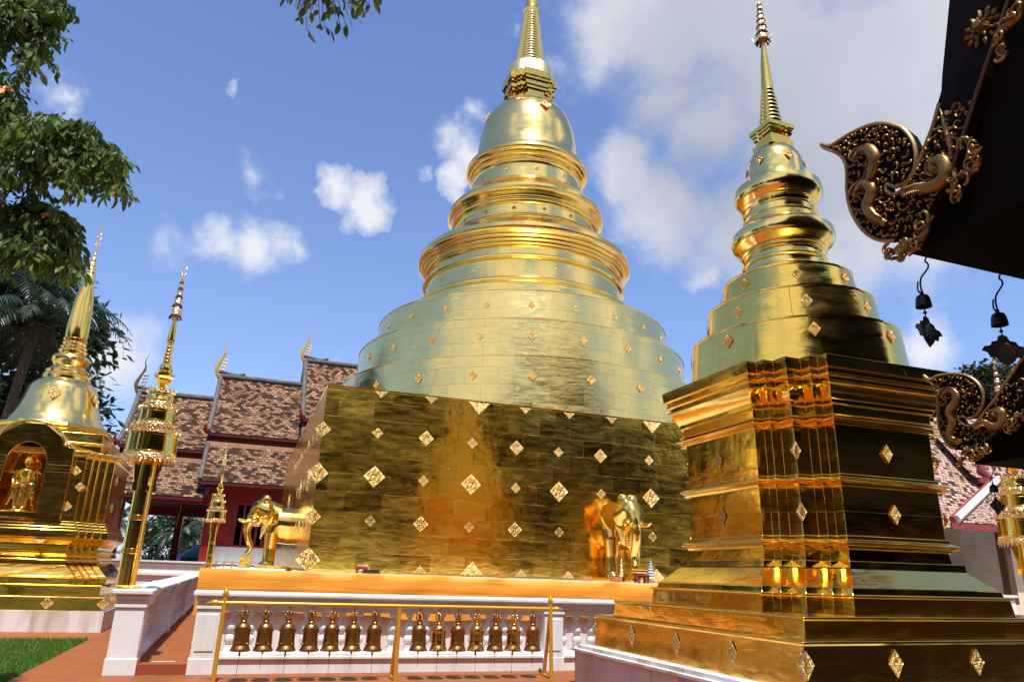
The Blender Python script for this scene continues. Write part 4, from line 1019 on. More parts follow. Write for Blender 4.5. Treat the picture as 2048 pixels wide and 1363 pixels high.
for i, (x0, x1, zr, ze, zb, zl, zle) in enumerate(SEC):
    for sg in (1, -1):
        Y = lambda y: 44+(y-44)*sg
        f = MB(); n = 6                     # slightly sagging slope
        def prof(t): return (40+(44-40)*t, ze+(zr-ze)*(t-.10*math.sin(PI*t)))
        for k in range(n):
            (ya, za), (yb, zb_) = prof(k/n), prof((k+1)/n)
            if sg > 0: slope_uv(f, (x0, Y(ya), za), (x1, Y(ya), za), (x1, Y(yb), zb_), (x0, Y(yb), zb_))
            else: slope_uv(f, (x1, Y(ya), za), (x0, Y(ya), za), (x0, Y(yb), zb_), (x1, Y(yb), zb_))
        # continuous courses: re-run v along the whole slope
        v0 = 0
        for q in range(len(f.uv)):
            L = f.uv[q][2][1]; f.uv[q] = [(u, v+v0) for u, v in f.uv[q]]; v0 += L
        UB(f, 'roof_slope', 'roof_tile')
        f = MB(); v0 = 0
        def prof2(t): return (38+(40-38)*t, zle+(zl-zle)*(t-.06*math.sin(PI*t)))
        for k in range(4):
            (ya, za), (yb, zb_) = prof2(k/4), prof2((k+1)/4)
            if sg > 0: slope_uv(f, (x0+.1, Y(ya), za), (x1, Y(ya), za), (x1, Y(yb), zb_), (x0+.1, Y(yb), zb_))
            else: slope_uv(f, (x1, Y(ya), za), (x0+.1, Y(ya), za), (x0+.1, Y(yb), zb_), (x1, Y(yb), zb_))
        for q in range(len(f.uv)):
            L = f.uv[q][2][1]; f.uv[q] = [(u, v+v0) for u, v in f.uv[q]]; v0 += L
        UB(f, 'roof_slope', 'roof_tile')
        def bx2(mb, xa, xb, ya, yb, za, zc):
            a, b_ = sorted((Y(ya), Y(yb))); mb.box((xa, a, za), (xb, b_, zc))
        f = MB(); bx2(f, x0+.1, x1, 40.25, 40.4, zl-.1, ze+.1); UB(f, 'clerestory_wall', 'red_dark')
        f = MB(); bx2(f, x0+.15, x1, 39.9, 40.3, zl-.25, zl+.10); 
        q_ = UB(f, 'roof_band', 'peach_plank')
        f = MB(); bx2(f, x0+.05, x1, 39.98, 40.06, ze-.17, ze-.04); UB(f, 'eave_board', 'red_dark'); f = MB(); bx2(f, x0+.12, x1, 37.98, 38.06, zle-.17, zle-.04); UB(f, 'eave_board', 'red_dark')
        f = MB(); bx2(f, x0+.1, x1, 38.02, 40.2, zle-.02, zle+.0) if False else None
        # underside boards
        f = MB(); f.quad((x0+.1, Y(38.05), zle-.10), (x1, Y(38.05), zle-.10), (x1, Y(40.3), zl-.30), (x0+.1, Y(40.3), zl-.30)); 
        for k in range(n):
            (ya, za), (yb, zb_) = prof(k/n), prof((k+1)/n); f.quad((x0+.05, Y(ya+.03), za-.10), (x1, Y(ya+.03), za-.10), (x1, Y(yb), zb_-.10), (x0+.05, Y(yb), zb_-.10))
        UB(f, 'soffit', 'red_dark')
        # verge: mortar strip along the gable edge
        f = MB(); 
        ptsv = [prof(k/8) for k in range(9)]; f.tube([(x0, Y(y), z+.05) for y, z in ptsv], .13, 6)
        ptsv = [prof2(k/6) for k in range(7)]; f.tube([(x0+.1, Y(y), z+.05) for y, z in ptsv], .12, 6); UB(f, 'verge', 'ridge_mortar', 50)
        f = MB(); e = prof(0); f.tube(spline([(x0-.02, Y(e[0]), e[1]-.05), (x0-.12, Y(e[0]-.15), e[1]+.12), (x0-.1, Y(e[0]-.2), e[1]+.35), (x0-.0, Y(e[0]-.12), e[1]+.5)], 4), lerp_list([.11, .09, .06, .01], 13), 8)
        UB(f, 'verge_finial', 'red_wood', 60)
    f = MB(); f.tube([(x0-.05, 44, zr+.06), (x1, 44, zr+.06)], .17, 8); f.tube(spline([(x0-.15, 44, zr+.32), (x0+.3, 44, zr+.26), (x0+.9, 44, zr+.2), (x0+1.3, 44, zr+.3)], 4), .10, 6); UB(f, 'ridge', 'ridge_mortar', 50)
    f = MB(); f.face([f.vert(p) for p in ((x0+.35, 40.2, ze-.1), (x0+.35, 47.8, ze-.1), (x0+.35, 44, zr-.15))]); f.face([f.vert(p) for p in ((x0+.36, 38.3, zle), (x0+.36, 49.7, zle), (x0+.36, 47.8, zl+.3), (x0+.36, 40.2, zl+.3))]); UB(f, 'gable', 'red_wood')
    finial_chofa(ub, (x0-.0, 0, zr+.2), [2.1, 2.25, 2.1][i], ['carved_gold', 'gold_paint', 'gold_paint'][i])
# floor, plinth, walls and columns
f = MB(); f.box((-5.9, 38.9, 0), (9.4, 49.2, 1.45)); f.box((-5.98, 38.82, 1.45), (9.45, 49.2, 1.52)); f.box((-6.03, 38.77, 1.58), (9.45, 49.2, 1.66)); f.box((-5.94, 38.86, 1.52), (9.42, 49.2, 1.58)); f.box((-6.0, 38.78, 1.0), (9.4, 38.9, 1.10)); UB(f, 'plinth', 'white_wall')
f = MB(); f.box((-1.35, 39.45, 1.66), (9.3, 39.75, 2.40)); UB(f, 'dado', 'white_wall')
f = MB(); wx0, wx1, wz0, wz1 = -.25, 2.05, 2.52, 4.45
f.box((-1.35, 39.5, 2.40), (wx0, 39.7, 5.6)); f.box((wx1, 39.5, 2.40), (9.3, 39.7, 5.6)); f.box((wx0, 39.5, wz1), (wx1, 39.7, 5.6)); f.box((wx0, 39.5, 2.40), (wx1, 39.7, wz0)); f.box((-1.35, 39.72, 1.66), (-1.2, 48.5, 5.6)); UB(f, 'wall', 'red_wood')
for xa, xb in ((-1.2, -.35), (2.2, 3.6)):
    f = MB(); f.box((xa, 39.46, 3.3), (xb, 39.5, 3.36)); f.box((xa, 39.46, 4.3), (xb, 39.5, 4.36)); f.box((xa, 39.46, 2.6), (xa+.06, 39.5, 5.2)); f.box((xb-.06, 39.46, 2.6), (xb, 39.5, 5.2)); UB(f, 'wall_panel', 'red_wood')
f = MB(); f.box((-1.4, 39.42, 2.40), (4.5, 39.5, 2.47)); f.box((wx0-.1, 39.40, wz1), (wx1+.1, 39.5, wz1+.12)); f.box((wx0-.1, 39.40, wz0-.02), (wx0, 39.5, wz1)); f.box((wx1, 39.40, wz0-.02), (wx1+.1, 39.5, wz1)); wf = UB(f, 'window', 'red_wood')
f = MB()
for k in range(1, 7): x = wx0+(wx1-wx0)*k/7; f.box((x-.055, 39.52, wz0), (x+.055, 39.6, wz1))
bo = f.build('window_bars', 'red_wood', None); bo.parent = wf; bo.location = (0, -44, 0)
bo.location = Vector((0, 0, 0))-Vector((0, 44, 0))
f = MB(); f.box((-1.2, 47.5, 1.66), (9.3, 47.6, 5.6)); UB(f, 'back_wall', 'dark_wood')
for x, y in ((-5.55, 39.55), (-1.52, 39.3), (-5.55, 48.4), (-3.5, 48.4)):
    f = MB(); f.box((x-.19, y-.19, 1.66), (x+.19, y+.19, 5.2)); UB(f, 'column', 'red_wood')
    f = MB(); f.tube(spline([(x-.1, y-.2, 3.6), (x-.05, y-.25, 4.2), (x+.02, y-.6, 4.6), (x+.02, y-.9, 4.85)], 4), .04, 6); UB(f, 'eave_bracket', 'gold_paint', 60)
f = MB(); f.box((-5.7, 39.4, 4.35), (-1.4, 39.7, 4.75)); f.box((-5.7, 48.2, 4.2), (-1.4, 48.5, 4.7)); f.box((-5.8, 39.6, 5.2), (-1.3, 48.4, 5.3)); UB(f, 'beam', 'red_wood')
# things behind the open porch
fr = empty('house', (-2.6, 74, 0), 0, 'small house with a dull red roof seen through the open porch', 'house')
f = MB(); f.box((-3, -3, 0), (3.2, 3, 3.9)); f.build('wall', 'white_wall', fr)
f = MB(); f.quad((-3.6, -3.8, 3.7), (3.8, -3.8, 3.7), (3.8, 0, 5.6), (-3.6, 0, 5.6)); f.quad((3.8, 3.8, 3.7), (-3.6, 3.8, 3.7), (-3.6, 0, 5.6), (3.8, 0, 5.6)); f.face([f.vert(p) for p in ((-3.6, -3.8, 3.7), (-3.6, 0, 5.6), (-3.6, 3.8, 3.7))]); f.build('roof', 'far_roof', fr)
tp = empty('market_parasol', (-1.95, 50.5, 0), 0, 'blue and teal tarpaulin parasol behind the porch of the red hall', 'parasol')
f = MB(); f.tube([(0, 0, 0), (0, 0, 2.9)], .03, 8); f.build('pole', 'tin_grey', tp)
cv = MB()
for k in range(8):
    cv.cur = k % 2; a0, a1 = k*PI/4, (k+1)*PI/4; 
    cv.face([cv.vert(p) for p in ((1.7*math.cos(a0), 1.7*math.sin(a0), 1.9), (1.7*math.cos(a1), 1.7*math.sin(a1), 1.9), (0, 0, 2.9))])
    cv.face([cv.vert(p) for p in ((1.7*math.cos(a0), 1.7*math.sin(a0), 1.9), (1.7*math.cos(a0), 1.7*math.sin(a0), 1.65), (1.7*math.cos((a0+a1)/2), 1.7*math.sin((a0+a1)/2), 1.55), (1.7*math.cos(a1), 1.7*math.sin(a1), 1.65), (1.7*math.cos(a1), 1.7*math.sin(a1), 1.9))])
cv.build('canopy', ['blue_tarp', 'teal_tarp'], tp)

# ------------------------------------------------------------------ white-walled hall (far right)
rb = empty('temple_hall', (38, 30, 0), 0, 'cream walled temple hall with pale tiled roof and red eave boards, beyond the nearest chedi', 'hall')
def RBp(mb, nm, mt, sm=None): return mb.build(nm, mt, rb, sm, True)
f = MB(); f.box((35.9, 27.0, 0), (60, 40, 5.2)); RBp(f, 'wall', 'cream_wall')
def tiled(quadlist, nm='roof_slope'):
    f = MB()
    for a, b_, c, d in quadlist: slope_uv(f, a, b_, c, d)
    return RBp(f, nm, 'roof_tile_pale')
ve, vt = at(1903, 1042, 26.0), at(1988, 962, 29.4); ue = at(1958, 962, 29.2)
tiled([((ve.x, 26.0, ve.z), (60, 26.0, ve.z), (60, 29.4, vt.z), (vt.x, 29.4, vt.z))])
f = MB(); f.box((ve.x-.1, 25.9, ve.z-.35), (60, 26.02, ve.z-.05)); RBp(f, 'eave_board', 'roof_red'); f = MB(); f.box((ue.x-.1, 29.05, ue.z-.1), (60, 29.2, ue.z+.22)); RBp(f, 'eave_board', 'roof_red')
tiled([((ue.x-.4, 29.15, ue.z+.2), (60, 29.15, ue.z+.2), (60, 34.5, ue.z+6.5), (ue.x+.4, 34.5, ue.z+6.5))])
tiled([((24.0, 27.2, 4.5), (ue.x+9, 27.2, 4.5), (ue.x+9, 34.6, 13.3), (24.0, 34.6, 13.3))])
f = MB(); f.box((24, 27.1, 4.25), (ve.x+.5, 27.22, 4.48)); RBp(f, 'eave_board', 'roof_red')
f = MB(); f.tube([ve+Vector((.25, -.05, .12)), vt+Vector((.25, -.05, .12))], .22, 6); RBp(f, 'verge', 'white_wall')
f = MB(); f.tube([ve+Vector((-.05, -.08, .10)), vt+Vector((-.1, -.08, .10))], .15, 6); f.tube(spline([vt+Vector((-.2, -.1, -.1)), vt+Vector((-.9, -.15, .3)), vt+Vector((-1.05, -.15, .9)), vt+Vector((-.7, -.15, 1.5))], 4), lerp_list([.25, .26, .16, .04], 13), 8); RBp(f, 'verge_board', 'roof_red', 50)
f = MB(); f.box((27.6, 30.6, 0), (35.9, 40, 5.5)); RBp(f, 'wall', 'dark_wood')
f = MB(); f.box((35.3, 26.3, 1.0), (35.7, 26.7, 4.6)); f.tube([(34.6, 25.8, 4.4), (35.4, 26.4, 2.4)], .09, 6); RBp(f, 'column', 'brown_wood')
pq = at(1976, 815, 34.5); finial_chofa(rb, (pq.x, 4.5, pq.z), 2.0, 'gold_paint')

# ------------------------------------------------------------------ near hall whose carved eaves hang into the view
vh = empty('temple_hall', (8, 0, 0), 0, 'dark hall roof with carved gilded naga bargeboards hanging into the picture corner', 'hall')
def V(mb, nm, mt, sm=None): return mb.build(nm, mt, vh, sm, True)
def curl(mb, c, r, turn, a0, X, th, w_=.012):
    """little spiral of gilded carving lying on the plane x = X"""
    pts = []; n = 18
    for k in range(n+1):
        t = k/n; rr_ = r*(1-t*.82); a = a0+turn*t*4.6
        pts.append((X-th*(.4+.6*math.sin(PI*t)), c[0]+rr_*math.cos(a), c[1]+rr_*math.sin(a)))
    mb.tube(pts, [w_*(1.0-.55*k/n) for k in range(n+1)], 6)
def leafy(mb, c, a, L, X, th):
    d = Vector((math.cos(a), math.sin(a))); n = Vector((-d.y, d.x)); c = Vector(c)
    P = [(-.5, 0), (-.2, .22), (.2, .16), (.5, 0), (.2, -.16), (-.2, -.22)]
    q = [(X-th*.3, *(c+d*L*u+n*L*v)) for u, v in P]; q2 = [(X-th, *(c+d*L*u*.5+n*L*v*.35)) for u, v in P]
    i = [mb.vert(p) for p in q]; j = [mb.vert(p) for p in q2]
    for k in range(6): l = (k+1) % 6; mb.face((i[k], i[l], j[l], j[k]))
    mb.face(j)
def inside(p, poly):
    c = False; n = len(poly)
    for i in range(n):
        a, b_ = poly[i], poly[i-1]
        if (a[1] > p[1]) != (b_[1] > p[1]) and p[0] < (b_[0]-a[0])*(p[1]-a[1])/(b_[1]-a[1])+a[0]: c = not c
    return c
def edge_d(p, poly):
    best = 9
    for i in range(len(poly)):
        a, b_ = Vector(poly[i-1]), Vector(poly[i]); ab = b_-a; t = max(0, min(1, (Vector(p)-a).dot(ab)/max(ab.length_squared, 1e-9)))
        best = min(best, (a+ab*t-Vector(p)).length)
    return best
def bargeboard(X, contour_px, extra, dragons_px, rim_ids, seed, sc, ztop):
    """carved board in the plane x = X; the contour is closed by extra (y,z) points that carry the board up to the ridge"""
    poly = [(p.y, p.z) for p in (at_x(x, y, X) for x, y in contour_px)]
    nrim = len(poly); full = poly+extra
    b = MB(); b.prism([(X, y, z) for y, z in full], (.09, 0, 0)); bo = V(b, 'bargeboard', 'barge_dark')
    rim = MB(); rim.tube([(X-.012, y, z) for y, z in [(v.x, v.y) for v in spline([(p[0], p[1], 0) for p in poly[rim_ids[0]:rim_ids[1]]], 4)]], .020*sc, 6)
    rr_ = random.Random(seed)
    ro = rim.build('gilded_rim', 'carved_edge', None, 60); ro.parent = bo; ro.location = -Vector(vh.location)
    dr = MB()
    for dp in dragons_px:
        pts = spline([at_x(x, y, X)-Vector((.02, 0, 0)) for x, y in dp], 6)
        n = len(pts); dr.tube(pts, [sc*(.014+.045*math.sin(PI*min(1, (k+2)/n*1.02))**.6) for k in range(n)], 10)
        hd = pts[-1]                        # scales along the back
        for k in range(2, n-2):
            for s_ in (-1, 1):
                t = (pts[k+1]-pts[k-1]).normalized(); nn_ = Vector((0, -t.z, t.y))*s_*.028*sc
                dr.tube([pts[k]+nn_-Vector((.038*sc, 0, 0)), pts[k]+nn_*1.2+t*.03*sc-Vector((.03*sc, 0, 0))], [.014*sc, .004*sc], 5)
        for k in range(6):                  # crest at the head
            a = k*.5; dr.tube([hd, hd+Vector((-.02, .07*sc*math.cos(a+1.2), .07*sc*math.sin(a+1.2))), hd+Vector((-.01, .12*sc*math.cos(a+1.5), .12*sc*math.sin(a+1.5)))], [.018*sc, .012*sc, .002], 5)
    do = dr.build('naga_relief', 'carved_gold', None, 60); do.parent = bo; do.location = -Vector(vh.location)
    cu = MB(); ys = [p[0] for p in poly]; zs_ = [p[1] for p in poly]; placed = []
    dp_all = [Vector(((at_x(x, y, X)).y, (at_x(x, y, X)).z)) for dp in dragons_px for x, y in dp]
    for _ in range(9000):
        p = (rr_.uniform(min(ys), max(ys)), rr_.uniform(min(zs_), max(zs_)))
        if not inside(p, poly) or (p[1] > ztop[1] and p[0] < ztop[0]): continue
        e = edge_d(p, poly)
        if e < .035*sc: continue
        r = min(e-.022*sc, rr_.uniform(.020, .058)*sc)
        if r < .012*sc or any((Vector(p)-q).length < (r+rq)*.92 for q, rq in placed): continue
        if any((Vector(p)-q).length < .05*sc for q in dp_all): continue
        placed.append((Vector(p), r)); curl(cu, p, r, rr_.choice((-1, 1)), rr_.uniform(0, 6.28), X, .035*sc, .011*sc)
        if rr_.random() < .6: leafy(cu, (p[0]+r*.9, p[1]+r*.5), rr_.uniform(0, 6.28), r*1.6, X, .03*sc)
        if len(placed) > 260: break
    c_o = cu.build('scroll_carving', 'carved_gold', None, 60); c_o.parent = bo; c_o.location = -Vector(vh.location)
    return bo
k1 = lambda x, y: (1640+x/2.62, 200+y/2.62)
cont1 = [(640, -130), (632, 20), (600, 135), (562, 235), (528, 325), (500, 380), (468, 428), (430, 480), (388, 496), (356, 478), (352, 452), (366, 444), (400, 455), (452, 434), (492, 388), (508, 320), (502, 245), (470, 182), (420, 142), (330, 123), (250, 139), (150, 186), (62, 240), (15, 231), (28, 251), (92, 277), (130, 312), (147, 372), (148, 480), (166, 570), (202, 642), (252, 700), (320, 735), (400, 738), (452, 715), (522, 665), (600, 570), (650, 490), (690, 400), (722, 300), (775, 165), (835, -20), (860, -130)]
X1 = 4.9
t1 = at_x(*k1(640, -130), X1); t2 = at_x(*k1(860, -130), X1)
bargeboard(X1, [k1(*p) for p in cont1], [(t2.y-1.6, t2.z+5.6), (t1.y-1.75, t1.z+6.2)], [[k1(*p) for p in ((360, 650), (300, 620), (262, 560), (285, 480), (250, 440), (205, 470), (190, 505))], [k1(*p) for p in ((250, 440), (285, 380), (300, 300), (262, 262), (210, 280), (185, 320))], [k1(*p) for p in ((445, 500), (520, 470), (610, 455), (670, 400), (660, 330), (610, 330), (598, 370), (625, 385))]], (1, 34), 3, 1.0, (at_x(1838, 300, X1).y, at_x(1888, 232, X1).z))
k2 = lambda x, y: (1640+x/4.868, 680+y/4.868)
cont2 = [(2050, 60), (1986, 165), (1900, 300), (1800, 440), (1720, 570), (1640, 668), (1560, 770), (1500, 826), (1430, 828), (1372, 792), (1356, 752), (1395, 742), (1440, 758), (1482, 756), (1540, 716), (1584, 650), (1598, 560), (1584, 480), (1530, 402), (1440, 347), (1340, 327), (1250, 330), (1150, 350), (1078, 385), (1020, 343), (1040, 385), (1085, 410), (1125, 455), (1150, 520), (1158, 620), (1158, 720), (1168, 830), (1202, 930), (1260, 1010), (1340, 1064), (1440, 1084), (1530, 1068), (1640, 1008), (1740, 918), (1830, 818), (1900, 718), (1986, 585), (2050, 480)]
X2 = 6.85
fl_ = MB(); pts = spline([at_x(x, y, X1)-Vector((.012, 0, 0)) for x, y in ((1882, 218), (1892, 250), (1903, 285), (1905, 305), (1899, 325), (1910, 345))], 5); fl_.tube(pts, lerp_list([.004, .022, .026, .016, .024, .010], len(pts)), 8); V(fl_, 'flame_border', 'carved_edge', 60)
t1b = at_x(*k2(2050, 60), X2); t2b = at_x(*k2(2050, 480), X2)
bargeboard(X2, [k2(*p) for p in cont2], [(t2b.y-1.0, t2b.z+1.6), (t1b.y-1.0, t1b.z+1.9)], [[k2(*p) for p in ((1400, 980), (1330, 985), (1280, 920), (1310, 800), (1280, 700), (1330, 620), (1345, 540), (1290, 490), (1230, 500), (1200, 560))], [k2(*p) for p in ((1520, 860), (1620, 810), (1720, 840), (1790, 800), (1790, 710), (1740, 690), (1700, 730), (1740, 760))]], (1, 35), 4, .82, (at_x(1978, 790, X2).y, at_x(2020, 765, X2).z))
# roof slabs, eave boards, soffits, gable walls
def roof_slab(X, far_x, eave, top, ridge_y, nm='roof'):
    (ye, ze), (yt, zt) = eave, top
    prof = [(ye+.02, ze), (ye+(yt-ye)*.35, ze+(zt-ze)*.27), (ye+(yt-ye)*.7, ze+(zt-ze)*.62), (yt, zt)]
    f = MB()
    for (ya, za), (yb, zb_) in zip(prof, prof[1:]):
        for (q, wv_) in (((X+.09, ya, za), 0),):
            i = [(X+.05, ya, za), (far_x, ya, za), (far_x, yb, zb_), (X+.05, yb, zb_)]
            f.quad(*i); f.quad(*[(p[0], p[1]+.04, p[2]+.10) for p in reversed(i)])
        ya2, yb2 = 2*ridge_y-ya, 2*ridge_y-yb
        i = [(far_x, ya2, za), (X+.05, ya2, za), (X+.05, yb2, zb_), (far_x, yb2, zb_)]
        f.quad(*i); f.quad(*[(p[0], p[1]-.04, p[2]+.10) for p in reversed(i)])
    f.quad((X+.05, ye+.02, ze), (X+.05, ye+.06, ze+.1), (far_x, ye+.06, ze+.1), (far_x, ye+.02, ze))
    V(f, nm, 'dark_wood')
c1 = at_x(1790, 505, X1); c1b = at_x(1838, 512, X1)
EY1, EZ1 = 4.12, 4.315
roof_slab(X1, 22, (EY1, EZ1), (.6, 12.6), .3)
f = MB(); f.box((X1+.10, -3.5, EZ1-.03), (22, EY1, EZ1+.03)); V(f, 'soffit', 'dark_wood')
f = MB(); f.face([f.vert(p) for p in ((X1+.14, EY1-.1, EZ1), (X1+.14, .6, 12.5), (X1+.14, .0, 12.5), (X1+.14, -3.5, EZ1))]); V(f, 'gable', 'dark_wood')
EY2, EZ2 = 5.42, 2.84
e2_ = at_x(1935, 921, X2); EY2, EZ2 = e2_.y, e2_.z
roof_slab(X2, 22, (EY2, EZ2), (EY2-1.6, EZ2+1.9), -1.5)
f = MB(); f.box((X2+.10, 2.4, EZ2-.025), (22, EY2, EZ2+.025)); V(f, 'soffit', 'dark_wood')
f = MB(); f.face([f.vert(p) for p in ((X2+.13, EY2-.05, EZ2), (X2+.13, EY2-1.55, EZ2+1.75), (X2+.13, 2.2, EZ2+1.75), (X2+.13, 2.2, EZ2))]); V(f, 'gable', 'dark_wood')
f = MB(); f.box((7.6, -3.2, 0), (22, 2.3, 4.3)); V(f, 'wall', 'brown_wood')
f = MB(); f.box((6.2, -3.4, 0), (22, 2.8, .45)); V(f, 'plinth', 'white_wall')
# gilded scrollwork pieces under and inside the bargeboards
def scroll_piece(X, path_px, r0, k):
    f = MB(); pts = spline([at_x(x, y, X)-Vector((.01, 0, 0)) for x, y in path_px], 5); n = len(pts)
    f.tube(pts, [r0*(.35+.65*math.sin(PI*(q+1)/(n+1))) for q in range(n)], 10)
    rr_ = random.Random(k)
    for q in range(2, n-1, 3):
        p = pts[q]; curl(f, (p.y+rr_.uniform(-.03, .03), p.z+rr_.uniform(-.04, .04)), r0*1.7, rr_.choice((-1, 1)), rr_.uniform(0, 6), X-.02, .04, r0*.45)
    V(f, 'scroll_ornament', 'carved_gold', 60)
scroll_piece(X1-.01, [k1(*p) for p in ((362, 815), (395, 795), (440, 760), (480, 745), (520, 735), (555, 690), (570, 640), (600, 605))], .038, 1)
scroll_piece(X1-.01, [k1(*p) for p in ((385, 830), (430, 825), (455, 790), (500, 770), (540, 750))], .03, 2)
scroll_piece(X1-.005, [k1(*p) for p in ((725, 535), (740, 480), (705, 440), (740, 400), (790, 380), (830, 330), (815, 280), (840, 250), (790, 255), (800, 195))], .035, 3)
scroll_piece(X1-.005, [(1995, 128), (2008, 95), (1998, 75), (2020, 50), (2040, 30), (2046, 0), (2050, -40)], .034, 4)
scroll_piece(X2-.01, [k2(*p) for p in ((1360, 1190), (1400, 1150), (1460, 1110), (1500, 1150), (1570, 1110), (1620, 1060), (1660, 1040), (1680, 1080))], .034, 5)
scroll_piece(X2-.005, [k2(*p) for p in ((1900, 890), (1890, 850), (1930, 830), (1900, 780), (1940, 740), (1985, 760))], .034, 6)
f = MB(); cr = at_x(1967, 55, X1-.005)
for ring_, (n, r) in enumerate(((12, .125), (9, .085), (6, .05))):
    for j in range(n):
        a = 2*PI*j/n+ring_*.3; leafy(f, (cr.y+r*math.cos(a), cr.z+r*math.sin(a)), a, .075-.012*ring_, X1-.005-.02*ring_, .03)
f.lathe([(.045, 0), (.03, .02), (.0, .028)], 12, (0, 0, 0)) if False else None
f.tube([(X1, cr.y, cr.z), (X1-.09, cr.y, cr.z)], [.05, .03], 12); V(f, 'rosette', 'carved_gold', 40)
f = MB(); f.tube([at_x(1905, 345, X1)-Vector((.015, 0, 0)), at_x(1960, 175, X1)-Vector((.015, 0, 0)), at_x(2022, -5, X1)-Vector((.015, 0, 0))], .016, 6); V(f, 'batten', 'brown_wood')
# wind bells under the eaves
def wind_bell(px, py, Y, label, body_y, s=1.0, swing=0.0):
    """hook top at pixel px,py on the eave; hangs from the eave"""
    p = at(px, py, Y); rt = empty('wind_bell', p, 0, label, 'wind bell', 'wind bells hanging from the dark eaves')
    f = MB(); f.tube([v*s for v in spline([(.01, 0, .02), (-.01, 0, -.02), (.015, 0, -.03), (.02, 0, -.07), (-.03, 0, -.13), (-.085, 0, -.19), (-.11, 0, -.26), (-.105, 0, -.33)], 5)], .008*s, 7)
    f.tube([v*s for v in spline([(-.105, 0, -.33), (-.13, 0, -.35), (-.15, 0, -.31), (-.135, 0, -.24)], 4)], .007*s, 7); f.build('hook', 'iron_black', rt, 60)
    f = MB(); f.lathe([(r*s, z*s) for r, z in [(.058, -.475), (.066, -.478), (.066, -.465), (.062, -.43), (.058, -.40), (.048, -.375), (.025, -.36), (.0, -.357)]], 28, (-.108*s, 0, 0)); f.tube([(-.108*s, 0, -.36*s), (-.108*s, 0, -.33*s)], .014*s, 8); f.build('bell', 'iron_black', rt, 40)
    f = MB(); f.tube([(-.108*s, 0, -.40*s), (-.105*s, 0, -.56*s)], .006*s, 6); f.lathe([(.012*s, -.54*s), (.018*s, -.53*s), (.012*s, -.52*s)], 10, (-.106*s, 0, 0)); f.build('clapper', 'iron_black', rt, 50)
    # bodhi-leaf pendant: a pressed tin leaf with lobes
    out = [(0, 0), (.03, -.012), (.045, -.05), (.085, -.06), (.10, -.09), (.15, -.10), (.175, -.135), (.13, -.15), (.115, -.19), (.075, -.185), (.055, -.215), (.0, -.26)]
    out = [(x*1.2, z*1.12) for x, z in out+[(-x, z) for x, z in reversed(out[1:-1])]]
    f = MB(); ca, sa = math.cos(swing), math.sin(swing); c0 = Vector((-.105*s, 0, -.56*s))
    tr_ = lambda x, z, d: c0+Vector((x*ca*s, x*sa*s+d, z*s))
    pts = [tr_(x, z, -.06*abs(x)) for x, z in out]; nrm_ = Vector((-sa, ca, 0)); f.prism(pts, nrm_*.006*s)
    for j in range(7):
        a = -PI/2+(j-3)*.36; f.tube([tr_(.02*math.cos(a), -.06+.02*math.sin(a), -.004), tr_(.15*math.cos(a)*.8, -.06+.15*math.sin(a), -.008)], [.007*s, .002*s], 5)
    f.build('leaf_pendant', 'tin_grey', rt)
    return rt
wind_bell(1851, 519, 4.05, 'black wind bell with a grey leaf pendant nearest the carved naga, hanging against blue sky', 0, .92, .2)
wind_bell(1999, 553, 4.05, 'black wind bell with a turned grey leaf pendant, second along the upper eave', 0, .98, -.35)
wind_bell(1988, 925, EY2-.06, 'dark wind bell under the lower eave, in front of the pale tiled roof', 0, .62, .1)
# ------------------------------------------------------------------ small things on the terrace
def small_box(px, Yd, sz, mt, label, cat='lamp', z=ZP+.006):
    p = at(px, 1150, Yd); rt = MB(); w_, d_, h_ = sz
    rt.box((-w_/2, -d_/2, 0), (w_/2, d_/2, h_)); rt.box((-w_/2+.02, -d_/2-.012, .02), (w_/2-.02, -d_/2, h_-.02)); rt.tube([(-w_/2-.02, 0, h_*.3), (-w_/2-.02, 0, h_*.7)], .01, 6); rt.box((-w_/2-.03, -.03, 0), (-w_/2, .03, h_*.4)); rt.box((w_/2, -.03, 0), (w_/2+.03, .03, h_*.4))
    o = rt.build('floodlight', mt); o.location = (p.x, Yd, z); return tag(o, label, cat)
small_box(742, 15.15, (.30, .16, .085), 'black_box', 'black floodlight on the white terrace edge, above the left half of the bell row')
small_box(576, 15.25, (.07, .1, .06), 'black_box', 'tiny grey junction box on the terrace edge below the profile elephant', 'box')
small_box(1003, 15.12, (.20, .14, .10), 'orange_box', 'orange brown floodlight on the terrace edge, nearer the middle')
small_box(1232, 15.1, (.21, .14, .11), 'orange_box', 'orange brown floodlight below the facing elephant')
small_box(1172, 15.6, (.22, .14, .10), 'orange_box', 'brown floodlight left of the facing elephant base')
def offering_table(px, Yd, s, label):
    p = at(px, 1145, Yd); rt = empty('offering_table', (p.x, Yd, ZP), 0, label, 'table')
    f = MB(); f.box((-.16*s, -.12*s, .15*s), (.16*s, .12*s, .185*s)); f.box((-.14*s, -.10*s, .12*s), (.14*s, .10*s, .15*s)); f.build('table_top', 'roof_red', rt)
    for x in (-.12, .12):
        for y in (-.08, .08): f = MB(); f.box(((x-.02)*s, (y-.02)*s, 0), ((x+.02)*s, (y+.02)*s, .12*s)); f.build('leg', 'roof_red', rt)
    f = MB()
    for k in range(8): a = k*.8; f.lathe([(.0, 0), (.03*s, .015*s), (.028*s, .035*s), (0, .05*s)], 8, (.10*s*math.cos(a), .07*s*math.sin(a), .187*s))
    f.build('offering', 'flower', rt, 50)
offering_table(722, 16.2, .75, 'small dark red offering stool on the terrace near the profile elephant')
offering_table(1283, 15.05, 1.0, 'red offering table with flowers on the saffron cloth, in front of the facing elephant')
cn = at(1302, 1157, 15.3); rt = empty('paper_stupa', (cn.x, 15.3, ZP), 0, 'small white and blue striped paper cone beside the facing elephant', 'ornament')
